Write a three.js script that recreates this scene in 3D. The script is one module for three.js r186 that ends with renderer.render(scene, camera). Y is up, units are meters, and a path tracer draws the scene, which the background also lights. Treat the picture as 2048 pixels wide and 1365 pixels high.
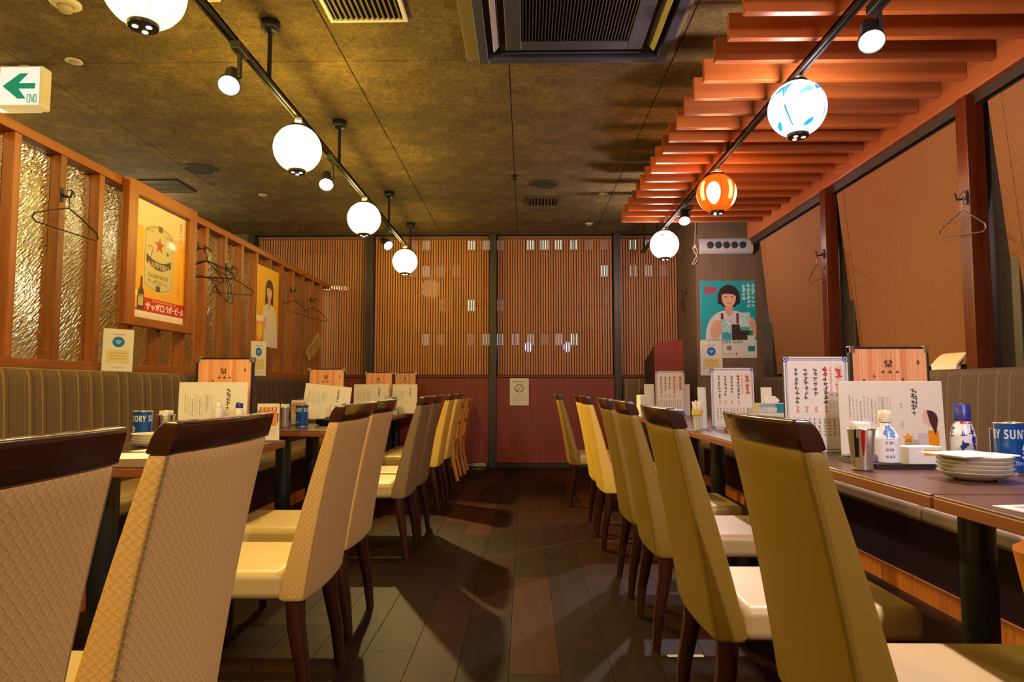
import * as THREE from 'three';
import { RoundedBoxGeometry } from 'three/addons/geometries/RoundedBoxGeometry.js';
import { mergeGeometries } from 'three/addons/utils/BufferGeometryUtils.js';
import { RectAreaLightUniformsLib } from 'three/addons/lights/RectAreaLightUniformsLib.js';

// ---------------------------------------------------------------- camera, sky, exposure
const scene = new THREE.Scene();
const camera = new THREE.PerspectiveCamera(53.13, 2048 / 1365, 0.05, 200);
camera.position.set(0, 1.04, 0);
camera.lookAt(-0.0189571, 1.04 + 0.0676105, -0.9975317);
camera.updateMatrixWorld(true);
scene.background = new THREE.Color(0.0035, 0.004, 0.007);            // night outside
const renderer = new THREE.WebGLRenderer({ antialias: true });
renderer.toneMapping = THREE.LinearToneMapping;
renderer.toneMappingExposure = 1.0;
renderer.shadowMap.enabled = true;
RectAreaLightUniformsLib.init();

// light levels (candela) and colours, used by the lamp builders below
const LIGHT = {
  leftLantern: [3.0, [1, 0.66, 0.08]], rightLantern: [2.6, [1, 0.76, 0.72]], redLantern: [1.7, [1, 0.42, 0.2]],
  leftSpot: [17, [1, 0.7, 0.24]], rightSpot: [17, [1, 0.8, 0.82]], addedPassage: [42, [1, 0.86, 0.42]], addedSconce: [2.0, [1, 0.88, 0.55]],
};
const CEIL = 3.08, BACK = 8.95, TABLE = 0.77;

// ---------------------------------------------------------------- helpers
let seed = 20240611;
const rnd = () => { seed = (seed + 0x6d2b79f5) | 0; let t = Math.imul(seed ^ (seed >>> 15), 1 | seed); t = (t + Math.imul(t ^ (t >>> 7), 61 | t)) ^ t; return ((t ^ (t >>> 14)) >>> 0) / 4294967296; };
const rr = (a, b) => a + (b - a) * rnd();
const names = new Map();
function numbered(n) { const k = names.get(n) ?? 0; names.set(n, k + 1); return k ? n + '_' + String(k).padStart(3, '0') : n; }
function shade(o) { o.traverse((c) => { if (c.isMesh) { c.castShadow = true; c.receiveShadow = true; } }); return o; }
function meta(o, label, category, group, kind) { const u = { label }; if (category) u.category = category; if (group) u.group = group; if (kind) u.kind = kind; o.userData = u; return o; }
function thing(name, label, category, [x, y, z] = [0, 0, 0], turn = 0, group) {
  const o = new THREE.Group(); o.name = numbered(name); scene.add(o);
  o.position.set(x, y, z); o.rotation.y = turn; return meta(o, label, category, group);
}
function struct(name, label, [x, y, z] = [0, 0, 0]) {
  const o = new THREE.Group(); o.name = numbered(name); scene.add(o); o.position.set(x, y, z);
  o.userData = { kind: 'structure', label }; return o;
}
function part(name, geo, mat, parent, label) {
  const m = new THREE.Mesh(Array.isArray(geo) ? join(geo) : geo, mat); m.name = parent === scene ? numbered(name) : name; m.castShadow = m.receiveShadow = true;
  if (label) m.userData.label = label;
  parent.add(m); return m;
}
function copy(src, label, [x, y, z], turn) {
  const c = src.clone(); c.name = numbered(src.name.replace(/_\d{3}$/, '')); c.userData = { ...src.userData, label }; scene.add(c);
  c.position.set(x, y, z); if (turn !== undefined) c.rotation.y = turn; return c;
}
const flat = (g) => { const n = g.index ? g.toNonIndexed() : g; for (const k of Object.keys(n.attributes)) if (!['position', 'normal', 'uv'].includes(k)) n.deleteAttribute(k); return n; };
const join = (list) => mergeGeometries(list.map(flat));
// uv in metres, from the axis a face looks along
function metres(g0, swap) {
  const g = flat(g0), p = g.attributes.position, uv = new Float32Array(p.count * 2), a = new THREE.Vector3(), b = new THREE.Vector3(), c = new THREE.Vector3();
  for (let i = 0; i < p.count; i += 3) {
    a.fromBufferAttribute(p, i); b.fromBufferAttribute(p, i + 1); c.fromBufferAttribute(p, i + 2);
    const n = b.clone().sub(a).cross(c.clone().sub(a)), ax = Math.abs(n.x), ay = Math.abs(n.y), az = Math.abs(n.z);
    for (let k = 0; k < 3; k++) {
      const x = p.getX(i + k), y = p.getY(i + k), z = p.getZ(i + k);
      let u, v; if (ax >= ay && ax >= az) { u = z; v = y; } else if (az >= ay) { u = x; v = y; } else { u = x; v = z; }
      if (swap) [u, v] = [v, u];
      uv[(i + k) * 2] = u; uv[(i + k) * 2 + 1] = v;
    }
  }
  g.setAttribute('uv', new THREE.BufferAttribute(uv, 2)); return g;
}
// box by its limits; r rounds the edges
function bx(x0, x1, y0, y1, z0, z1, r = 0, swap = false, seg = 2) {
  const w = Math.abs(x1 - x0), h = Math.abs(y1 - y0), d = Math.abs(z1 - z0);
  const g = r ? new RoundedBoxGeometry(w, h, d, seg, Math.min(r, w / 2.01, h / 2.01, d / 2.01)) : new THREE.BoxGeometry(w, h, d);
  return metres(g.translate((x0 + x1) / 2, (y0 + y1) / 2, (z0 + z1) / 2), swap);
}
const cyl = (r0, r1, y0, y1, n = 24) => new THREE.CylinderGeometry(r1, r0, y1 - y0, n).translate(0, (y0 + y1) / 2, 0);
const lathe = (pts, n = 32) => new THREE.LatheGeometry(pts.map(([r, y]) => new THREE.Vector2(r, y)), n);
const tube = (pts, r, n = 24, s = 6, closed = false) => new THREE.TubeGeometry(new THREE.CatmullRomCurve3(pts.map((p) => new THREE.Vector3(...p)), closed, 'catmullrom', 0.2), n, r, s, closed);
function poly(pts, r, s = 6) {  // straight segments with balls at the bends
  const out = [];
  for (let i = 0; i + 1 < pts.length; i++) out.push(new THREE.TubeGeometry(new THREE.LineCurve3(new THREE.Vector3(...pts[i]), new THREE.Vector3(...pts[i + 1])), 1, r, s));
  for (const p of pts) out.push(new THREE.SphereGeometry(r, s, 4).translate(...p));
  return join(out);
}
// skin over rings of points (each ring closed), with end caps
function skin(rings, cap = true) {
  const m = rings[0].length, pos = [], idx = [];
  for (const r of rings) for (const p of r) pos.push(...p);
  for (let i = 0; i + 1 < rings.length; i++) for (let j = 0; j < m; j++) {
    const a = i * m + j, b = i * m + (j + 1) % m, c = a + m, d = b + m; idx.push(a, c, b, b, c, d);
  }
  const g = new THREE.BufferGeometry();
  if (cap) {
    for (const [k, flip] of [[0, 0], [rings.length - 1, 1]]) {
      const ctr = rings[k].reduce((s, p) => [s[0] + p[0] / m, s[1] + p[1] / m, s[2] + p[2] / m], [0, 0, 0]), base = pos.length / 3;
      pos.push(...ctr); for (const p of rings[k]) pos.push(...p);
      for (let j = 0; j < m; j++) { const a = base + 1 + j, b = base + 1 + (j + 1) % m; flip ? idx.push(base, b, a) : idx.push(base, a, b); }
    }
  }
  g.setAttribute('position', new THREE.Float32BufferAttribute(pos, 3)); g.setIndex(idx); g.computeVertexNormals();
  g.setAttribute('uv', new THREE.Float32BufferAttribute(new Float32Array(pos.length / 3 * 2), 2)); return g;
}
// rounded rectangle ring in the xz plane at height y
function ring(x0, x1, z0, z1, y, r, bend = () => 0, n = 4) {
  const out = [];
  for (const [cx, cz, a0] of [[x1 - r, z1 - r, 0], [x0 + r, z1 - r, 1], [x0 + r, z0 + r, 2], [x1 - r, z0 + r, 3]])
    for (let i = 0; i <= n; i++) { const a = (a0 + i / n) * Math.PI / 2, z = cz + r * Math.sin(a); out.push([cx + r * Math.cos(a) + bend(z), y, z]); }
  return out;
}
// extra points along the long sides so that a bend shows
function ringLong(x0, x1, z0, z1, y, r, bend) {
  const q = ring(x0, x1, z0, z1, y, r), out = [], N = 6;
  for (let i = 0; i < q.length; i++) {
    const a = q[i], b = q[(i + 1) % q.length]; out.push(a);
    if (Math.abs(b[2] - a[2]) > (z1 - z0) * 0.5) for (let k = 1; k < N; k++) out.push([a[0] + (b[0] - a[0]) * k / N, y, a[2] + (b[2] - a[2]) * k / N]);
  }
  return out.map(([x, yy, z]) => [x + bend(z), yy, z]);
}
const rot = (g, x = 0, y = 0, z = 0) => g.rotateX(x).rotateY(y).rotateZ(z);

// ---------------------------------------------------------------- textures
function canvasTex(w, h, draw, repeat = false) {
  const c = document.createElement('canvas'); c.width = w; c.height = h; const g = c.getContext('2d'); draw(g, w, h);
  const t = new THREE.CanvasTexture(c); t.colorSpace = THREE.SRGBColorSpace; t.magFilter = THREE.LinearFilter; t.anisotropy = 8;
  if (repeat) t.wrapS = t.wrapT = THREE.RepeatWrapping; return t;
}
function noiseGrid(nx, ny) { const a = Array.from({ length: nx * ny }, rnd); return (u, v) => { const x = u * nx, y = v * ny, i = Math.floor(x), j = Math.floor(y); let f = x - i, g = y - j; f = f * f * (3 - 2 * f); g = g * g * (3 - 2 * g); const A = (p, q) => a[((q % ny) + ny) % ny * nx + ((p % nx) + nx) % nx]; return (A(i, j) * (1 - f) + A(i + 1, j) * f) * (1 - g) + (A(i, j + 1) * (1 - f) + A(i + 1, j + 1) * f) * g; }; }
function dataTex(n, fn, srgb = true, m = n) {
  const d = new Uint8Array(n * m * 4);
  for (let y = 0; y < m; y++) for (let x = 0; x < n; x++) { const c = fn(x / n, y / m); for (let k = 0; k < 3; k++) d[(y * n + x) * 4 + k] = Math.max(0, Math.min(255, c.length ? c[k] : c)); d[(y * n + x) * 4 + 3] = 255; }
  const t = new THREE.DataTexture(d, n, m); t.wrapS = t.wrapT = THREE.RepeatWrapping; t.magFilter = THREE.LinearFilter; t.minFilter = THREE.LinearMipmapLinearFilter; t.generateMipmaps = true;
  if (srgb) t.colorSpace = THREE.SRGBColorSpace; t.needsUpdate = true; return t;
}
// wood: grain runs along v (one metre a side)
function grain(a, b, rows = 3) {
  const n1 = noiseGrid(60, rows), n2 = noiseGrid(170, 6), n3 = noiseGrid(9, 4);
  return dataTex(256, (u, v) => { const t = 0.45 * n1(u + 0.01 * n3(u, v), v) + 0.3 * n2(u, v) + 0.25 * n3(u, v); return [0, 1, 2].map((k) => a[k] + (b[k] - a[k]) * t); });
}
function speck(a, b, n = 512) {
  const n1 = noiseGrid(8, 8), n2 = noiseGrid(40, 40), n3 = noiseGrid(150, 110);
  return [dataTex(n, (u, v) => { let t = 0.4 * n1(u, v) + 0.3 * n2(u, v) + 0.3 * n3(u, v); if (n3(u + 0.3, v) > 0.72 && n2(u, v + 0.4) > 0.5) t -= 0.3; return [0, 1, 2].map((k) => a[k] + (b[k] - a[k]) * t); }),
    dataTex(n, (u, v) => { let t = 0.35 * n2(u, v) + 0.65 * n3(u, v); if (n3(u + 0.3, v) > 0.72 && n2(u, v + 0.4) > 0.5) t -= 0.4; return 255 * t; }, false)];
}
const std = (o) => new THREE.MeshStandardMaterial(o), phys = (o) => new THREE.MeshPhysicalMaterial(o);
const rgb = (r, g, b) => new THREE.Color().setRGB(r, g, b);

// ---------------------------------------------------------------- materials
const [ceilMap, ceilBump] = speck([64, 52, 28], [138, 114, 64]);
ceilMap.repeat.set(0.9, 0.9); ceilBump.repeat.set(0.9, 0.9);
const weave = dataTex(128, (u, v) => {   // basket weave of slanted straps, four cells a side
  const s = u * 4, t = v * 4, i = Math.floor(s), j = Math.floor(t), f = s - i, g = t - j;
  const h = (i + j) % 2 ? Math.sin(Math.PI * f) ** 0.6 * (0.55 + 0.45 * g) : Math.sin(Math.PI * g) ** 0.6 * (0.55 + 0.45 * f);
  return 255 * h;
}, false);
weave.repeat.set(20, 20); weave.rotation = Math.PI / 4;
const fineCloth = dataTex(128, (u, v) => 128 + 70 * Math.sin(u * 2 * Math.PI * 32) * Math.sin(v * 2 * Math.PI * 32) + 40 * (rnd() - 0.5), false);
fineCloth.repeat.set(8, 8);
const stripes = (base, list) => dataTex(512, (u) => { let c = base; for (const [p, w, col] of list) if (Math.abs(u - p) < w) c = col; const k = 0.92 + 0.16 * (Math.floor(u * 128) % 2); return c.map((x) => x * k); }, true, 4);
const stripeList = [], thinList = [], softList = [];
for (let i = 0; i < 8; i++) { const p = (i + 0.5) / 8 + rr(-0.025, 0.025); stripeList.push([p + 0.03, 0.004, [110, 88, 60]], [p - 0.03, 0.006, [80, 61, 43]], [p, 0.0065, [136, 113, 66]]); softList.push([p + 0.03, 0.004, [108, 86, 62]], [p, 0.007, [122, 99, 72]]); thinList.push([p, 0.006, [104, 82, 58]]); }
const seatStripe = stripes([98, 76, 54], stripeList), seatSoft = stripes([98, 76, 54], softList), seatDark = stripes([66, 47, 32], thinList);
const scr = dataTex(128, (u, v) => { const a = Math.sin(u * Math.PI * 2 * 16) * 0.5 + 0.5, b = Math.sin(v * Math.PI * 2 * 16) * 0.5 + 0.5, t = 0.55 + 0.45 * Math.max(a, b) * (0.85 + 0.15 * rnd()); return [152 * t, 97 * t, 46 * t]; });
scr.repeat.set(5, 5);
const hammered = (() => { const a = noiseGrid(60, 24), b = noiseGrid(110, 70); return dataTex(512, (u, v) => 255 * (0.65 * a(u + v, v) + 0.35 * b(u + v, v)), false); })();
hammered.repeat.set(1.7, 1.7);

const amber = [], pergola = [], plankMats = [];
for (let i = 0; i < 3; i++) {
  const k = 0.9 + 0.1 * i;
  amber.push(std({ map: grain([116 * k, 62 * k, 11], [166 * k, 96 * k, 18], 2), roughness: 0.42 }));
  pergola.push(std({ map: grain([138 * k, 73 * k, 38], [180 * k, 102 * k, 54], 2), roughness: 0.28 }));
}
for (const [a, b] of [[[25, 10, 1], [39, 16, 2]], [[32, 13, 1], [47, 20, 2]], [[21, 8, 1], [34, 14, 2]], [[45, 18, 1], [64, 28, 2]], [[28, 13, 4], [42, 21, 6]]])
  plankMats.push(phys({ map: grain(a, b, 2), roughness: 0.55, specularIntensity: 0.16 }));
const M = {
  ceil: std({ map: ceilMap, bumpMap: ceilBump, bumpScale: 0.004, roughness: 0.95 }),
  dark: std({ color: rgb(0.012, 0.01, 0.009), roughness: 0.6 }),
  sub: std({ color: rgb(0.02, 0.012, 0.007), roughness: 0.8 }),
  mullion: std({ color: rgb(0.045, 0.034, 0.026), roughness: 0.45, metalness: 0.3 }),
  postWood: std({ map: grain([70, 25, 8], [100, 40, 13], 2), roughness: 0.24 }),
  wains: std({ map: grain([98, 33, 11], [128, 46, 16], 1), roughness: 0.5, color: rgb(1.15, 1, 0.8) }),
  pillar: std({ map: grain([100, 80, 64], [128, 102, 80], 1), roughness: 0.7 }),
  cream: std({ color: rgb(0.8, 0.64, 0.3), roughness: 0.9 }),
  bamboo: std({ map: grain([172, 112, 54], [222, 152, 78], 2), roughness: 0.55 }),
  bambooDim: std({ map: grain([158, 102, 62], [202, 134, 84], 2), roughness: 0.5 }),
  cord: std({ color: rgb(0.2, 0.09, 0.035), roughness: 0.8 }),
  pane: phys({ color: rgb(0.93, 0.95, 0.96), transmission: 1, roughness: 0, thickness: 0, ior: 1.52 }),
  hammered: phys({ color: rgb(1, 0.92, 0.7), transmission: 1, roughness: 0.06, thickness: 0.006, ior: 1.5, bumpMap: hammered, bumpScale: 0.0022 }),
  screen: std({ map: scr, roughness: 0.85 }),
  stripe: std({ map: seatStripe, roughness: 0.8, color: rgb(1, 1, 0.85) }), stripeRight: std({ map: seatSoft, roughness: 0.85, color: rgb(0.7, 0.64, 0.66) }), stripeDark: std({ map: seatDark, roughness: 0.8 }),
  seatVinyl: std({ color: rgb(0.36, 0.25, 0.12), roughness: 0.5 }),
  benchBase: std({ color: rgb(0.025, 0.006, 0.004), roughness: 0.5 }),
  skirting: std({ map: grain([150, 76, 22], [206, 128, 44], 3), roughness: 0.35 }),
  black: std({ color: rgb(0.012, 0.013, 0.014), roughness: 0.38 }),
  blackSatin: std({ color: rgb(0.02, 0.024, 0.026), roughness: 0.3, metalness: 0.5 }),
  walnut: phys({ map: grain([38, 16, 8], [66, 28, 13], 2), roughness: 0.26, clearcoat: 1, clearcoatRoughness: 0.12 }),
  legWood: phys({ map: grain([40, 18, 9], [62, 28, 14], 2), roughness: 0.35 }),
  oak: std({ map: grain([176, 112, 42], [208, 142, 62], 2), roughness: 0.4 }),
  tabletop: phys({ map: grain([66, 38, 26], [98, 60, 41], 2), roughness: 0.32, clearcoat: 0.25, clearcoatRoughness: 0.2 }),
  edgeBand: std({ map: grain([110, 60, 28], [140, 80, 38], 2), roughness: 0.45 }),
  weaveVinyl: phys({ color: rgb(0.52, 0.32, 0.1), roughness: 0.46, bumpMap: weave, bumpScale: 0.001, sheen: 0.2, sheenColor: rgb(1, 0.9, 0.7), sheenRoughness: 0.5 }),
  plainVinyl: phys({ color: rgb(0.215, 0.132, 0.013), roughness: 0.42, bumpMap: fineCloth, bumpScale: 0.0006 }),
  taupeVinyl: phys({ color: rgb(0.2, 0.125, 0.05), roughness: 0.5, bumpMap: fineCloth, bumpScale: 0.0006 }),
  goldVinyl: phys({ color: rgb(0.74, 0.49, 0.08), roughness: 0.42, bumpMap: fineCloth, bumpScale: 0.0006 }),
  creamSeat: phys({ color: rgb(0.45, 0.325, 0.135), roughness: 0.42 }),
  white: std({ color: rgb(0.72, 0.7, 0.66), roughness: 0.5 }),
  ivory: std({ color: rgb(0.62, 0.55, 0.4), roughness: 0.55 }),
  paper: std({ color: rgb(0.78, 0.75, 0.68), roughness: 0.8 }),
  chrome: std({ color: rgb(0.75, 0.74, 0.72), roughness: 0.22, metalness: 1 }),
  porcelain: phys({ color: rgb(0.72, 0.68, 0.58), roughness: 0.22, clearcoat: 0.5 }),
  grey: std({ color: rgb(0.2, 0.2, 0.22), roughness: 0.5 }),
  acFrame: std({ color: rgb(0.042, 0.047, 0.08), roughness: 0.45 }),
  acGrille: std({ color: rgb(0.05, 0.04, 0.028), roughness: 0.5 }),
  vent: std({ color: rgb(0.045, 0.04, 0.032), roughness: 0.6 }),
  glassClear: phys({ color: rgb(0.97, 0.98, 0.98), transmission: 1, roughness: 0.02, thickness: 0, ior: 1.49 }),
  navy: std({ color: rgb(0.02, 0.03, 0.22), roughness: 0.35 }),
  wire: std({ color: rgb(0.03, 0.03, 0.03), roughness: 0.4, metalness: 0.6 }),
  wireLight: std({ color: rgb(0.22, 0.2, 0.19), roughness: 0.3, metalness: 0.9 }),
};
const glow = (c, k, map) => { const m = std({ color: rgb(0.5, 0.5, 0.5), roughness: 0.8, emissive: rgb(...c), emissiveIntensity: k }); if (map) { m.emissiveMap = map; m.map = map; m.emissive = rgb(1, 1, 1); } return m; };

// ---------------------------------------------------------------- the room
const floor = struct('floor', 'dark brown wooden plank floor with a dull sheen');
part('subfloor', bx(-5.4, 3.3, -0.12, -0.012, -9.3, 1.6), M.sub, floor);
{
  const W = 0.19, L = 1.28, gap = 0.0015;
  const shapes = new Map();
  const shapeOf = (len) => { const k = len.toFixed(3); if (!shapes.has(k)) shapes.set(k, bx(0, W - gap, -0.012, 0, -len + gap, 0, 0.0012, false, 1)); return shapes.get(k); };
  for (let i = 0; i < 22; i++) {
    let z = -0.2 + [0, 0.43, 0.86, 0.21][i % 4];
    while (z > -9.05) {
      const len = Math.min(L, z + 9.08); if (len < 0.05) break;
      const p = part('plank', shapeOf(len), plankMats[Math.floor(rnd() * 5)], floor); p.position.set(-2.15 + i * W, rr(-0.0004, 0.0004), z);
      z -= len;
    }
  }
  part('plank', [bx(-5.4, -2.155, -0.012, -0.001, -9.08, 1.5), bx(2.035, 3.3, -0.012, -0.001, -9.08, 1.5), bx(-2.155, 2.035, -0.012, -0.001, 0.7, 1.5)], plankMats[0], floor).userData.kind = 'stuff';
}
const ceiling = struct('ceiling', 'rough mottled brown ceiling boards with thin dark seams');
part('slab', bx(-5.4, 3.3, CEIL + 0.012, CEIL + 0.2, -9.3, 1.6), M.dark, ceiling);
{
  const xs = [-5.2, -4.18, -3.16, -2.139, -1.118, -0.097, 0.924, 1.945, 3.2], zs = [1.55, -1.78, -4.13, -6.47, -9.05], g = 0.003;
  for (let i = 0; i + 1 < xs.length; i++) for (let j = 0; j + 1 < zs.length; j++) part('ceiling_panel', bx(xs[i] + g, xs[i + 1] - g, CEIL, CEIL + 0.015, zs[j + 1] + g, zs[j] - g, 0.002), M.ceil, ceiling);
}
// back of the room: glazing between dark mullions over a red-brown laminate wainscot
const mull = [-3.63, -2.05, -0.42, 1.21, 2.86];
const backWall = struct('wall_back', 'red-brown laminate wainscot under the far windows');
for (let i = 0; i + 1 < mull.length; i++) {
  part('wainscot_panel', bx(mull[i] + 0.045, mull[i + 1] - 0.045, 0.06, 1.17, -9.0, -8.93, 0.004, false), M.wains, backWall);
  part('wainscot_ledge', bx(mull[i] + 0.045, mull[i + 1] - 0.045, 1.17, 1.19, -9.06, -8.905, 0.004), M.wains, backWall);
}
part('plinth', bx(-5.2, 3.2, 0, 0.06, -9.0, -8.94), M.dark, backWall);
part('kick_strip', bx(-1.05, -0.5, 0.012, 0.052, -8.94, -8.93, 0.003), M.chrome, backWall, 'short bare metal strip at the foot of the wainscot');
part('outer_skin', bx(-5.2, 3.2, -0.1, 1.17, -9.3, -9.0), M.dark, backWall);
part('solid_wall', [bx(-5.2, -3.68, 0, CEIL, -9.3, -8.93), bx(2.79, 3.25, 0, CEIL, -9.3, -7.95)], M.pillar, backWall);
part('head_beam', bx(-3.68, 2.7, CEIL - 0.02, CEIL + 0.05, -9.3, -8.93), M.mullion, backWall);
for (let i = 0; i + 1 < mull.length; i++) {
  const w = struct('window_' + (i + 1), 'far window behind a bamboo blind');
  part('pane', bx(mull[i] + 0.05, mull[i + 1] - 0.05, 1.19, CEIL - 0.02, -9.105, -9.1), M.pane, w);
  part('frame', [bx(mull[i] + 0.045, mull[i + 1] - 0.045, 1.19, 1.225, -9.13, -9.07), bx(mull[i] + 0.045, mull[i + 1] - 0.045, CEIL - 0.05, CEIL - 0.02, -9.13, -9.07)], M.mullion, w);
}
mull.forEach((x, i) => { const t = struct('trim_' + (i + 1), 'dark upright mullion between far windows'); part('mullion', [bx(x - 0.045, x + 0.045, 0, CEIL - 0.02, -9.15, -8.87, 0.006), bx(x + 0.012, x + 0.045, 0, CEIL - 0.02, -8.872, -8.86, 0.003)], M.mullion, t); });
// bamboo blinds, one hanging in each bay
{
  const say = ['bamboo blind of thin upright canes behind the end of the glazed partition', 'bamboo blind of thin upright canes behind the left row of lanterns, lamplight put into its gold colour', 'bamboo blind of thin upright canes in the bay above the taped white notice', 'narrow-looking bamboo blind between the right mullion and the brown pillar'];
  for (let i = 0; i + 1 < mull.length; i++) {
    const x0 = mull[i] + 0.055, x1 = Math.min(mull[i + 1] - 0.055, 2.62), t = thing('bamboo_blind', say[i], 'blind', [(x0 + x1) / 2, 1.2, -8.985]);
    const w = x1 - x0, n = Math.round(w / 0.0335), canes = [];
    for (let k = 0; k < n; k++) { const u = -w / 2 + (k + 0.5) * w / n; canes.push(bx(u - 0.0124, u + 0.0124, 0.0, 1.81, -0.006 + rr(-0.001, 0.001), 0.004, 0.0035, false, 1)); }
    part('cane', canes, i === 1 ? M.bamboo : M.bambooDim, t).userData.kind = 'stuff';  // bay lit by the lanterns gets lighter, yellower canes: lamplight in the colour
    part('head_rail', bx(-w / 2, w / 2, 1.81, 1.85, -0.02, 0.02, 0.004), M.cord, t);
    part('hem_rail', bx(-w / 2, w / 2, -0.006, 0.014, -0.012, 0.012, 0.004), M.cord, t);
    for (let k = 0; k < 5; k++) { const c = part('thread', tube([[-w / 2, 0, 0], [0, 0, 0], [w / 2, 0, 0]], 0.0015, 4, 4), M.cord, t); c.position.set(0, 0.2 + 0.36 * k, 0.006); }
  }
}
// right wall: windows with dark uprights, hidden low wall behind the bench
const rightWall = struct('wall_right', 'dark low wall behind the right bench');
part('low_wall', bx(2.66, 3.0, 0, 1.1, -7.94, 1.6), M.dark, rightWall);
part('window_head', bx(2.62, 3.0, 2.74, CEIL, -7.94, 1.6), M.mullion, rightWall);
part('sill', bx(2.5, 2.75, 1.08, 1.1, -7.94, 1.6, 0.004), M.mullion, rightWall);
const posts = [-7.42, -5.63, -3.84, -2.05, -0.26];
posts.forEach((z, i) => {
  const t = struct('trim_' + (6 + i), 'dark window upright beside a wooden post on the right'); part('mullion', bx(2.58, 2.74, 1.1, 2.74, z + 0.02, z + 0.26, 0.006), M.mullion, t);
  const w = struct('window_' + (5 + i), 'side window behind a woven roller screen'); part('pane', bx(2.7, 2.705, 1.1, 2.74, z + 0.26, z + 1.81), M.pane, w);
  part('frame', [bx(2.68, 2.73, 1.1, 1.14, z + 0.26, z + 1.81), bx(2.68, 2.73, 2.7, 2.74, z + 0.26, z + 1.81)].concat(i === 2 ? [bx(2.66, 2.74, 1.14, 2.7, z + 0.26, z + 0.33)] : []), i === 2 ? M.ivory : M.mullion, w);
});
part('near_end', bx(-5.4, 3.25, 0, CEIL, 1.6, 1.75), M.pillar, struct('wall_front', 'plain wall behind the camera'));
// pillar in the far right corner
const pil = struct('wall_pillar', 'brown boxed pillar in the far right corner');
part('facing', bx(2.0, 2.78, 0, CEIL, -8.93, -7.95, 0.004), M.pillar, pil);

// left: glazed wooden partition, and the passage behind it
const leftWall = struct('wall_left', 'amber wooden partition with upright posts and hammered glass panes');
const PX0 = -2.68, PX1 = -2.58;
part('low_panel', bx(PX0, PX1, 0, 1.14, -8.9, 1.6), M.benchBase, leftWall);
part('bottom_rail', bx(PX0 - 0.005, PX1 + 0.005, 1.14, 1.19, -8.9, 1.6, 0.004, true), amber[1], leftWall);
part('top_rail', bx(PX0 - 0.005, PX1 + 0.005, 2.335, 2.39, -8.9, 1.6, 0.004, true), amber[2], leftWall);
for (let k = -8; k <= 15; k++) {
  const d = 3.355 + 0.347 * k;
  part('post', bx(PX0, PX1, 1.19, 2.335, -d - 0.025, -d + 0.025, 0.003), amber[(k + 8) % 3], leftWall);
  if (k < 15) part('pane', bx(-2.645, -2.639, 1.19, 2.335, -d - 0.322, -d - 0.025), M.hammered, leftWall);
}
const farLeft = struct('wall_far_left', 'cream wall of the passage behind the glazed partition');
part('plaster', bx(-4.35, -4.2, 0, CEIL, -8.93, 1.6), M.cream, farLeft);
Object.assign(M, {
  ceilTrim: std({ color: rgb(0.2, 0.15, 0.08), roughness: 0.6 }), acLouver: std({ color: rgb(0.32, 0.29, 0.34), roughness: 0.5 }), acLouverYellow: std({ color: rgb(0.34, 0.29, 0.12), roughness: 0.5 }),
  ventSlat: std({ color: rgb(0.16, 0.13, 0.09), roughness: 0.6 }), speaker: std({ color: rgb(0.02, 0.019, 0.017), roughness: 0.9 }), ivoryDark: std({ color: rgb(0.4, 0.33, 0.2), roughness: 0.6 }),
});
const gsl = bx(-0.0028, 0.0028, -0.045, -0.012, -0.31, 0.31);
Object.assign(M, { unitWhite: std({ color: rgb(0.5, 0.48, 0.5), roughness: 0.4 }), port: std({ color: rgb(0.03, 0.034, 0.05), roughness: 0.5 }), porcelainPaper: std({ color: rgb(0.75, 0.62, 0.34), roughness: 0.6 }) });

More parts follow.
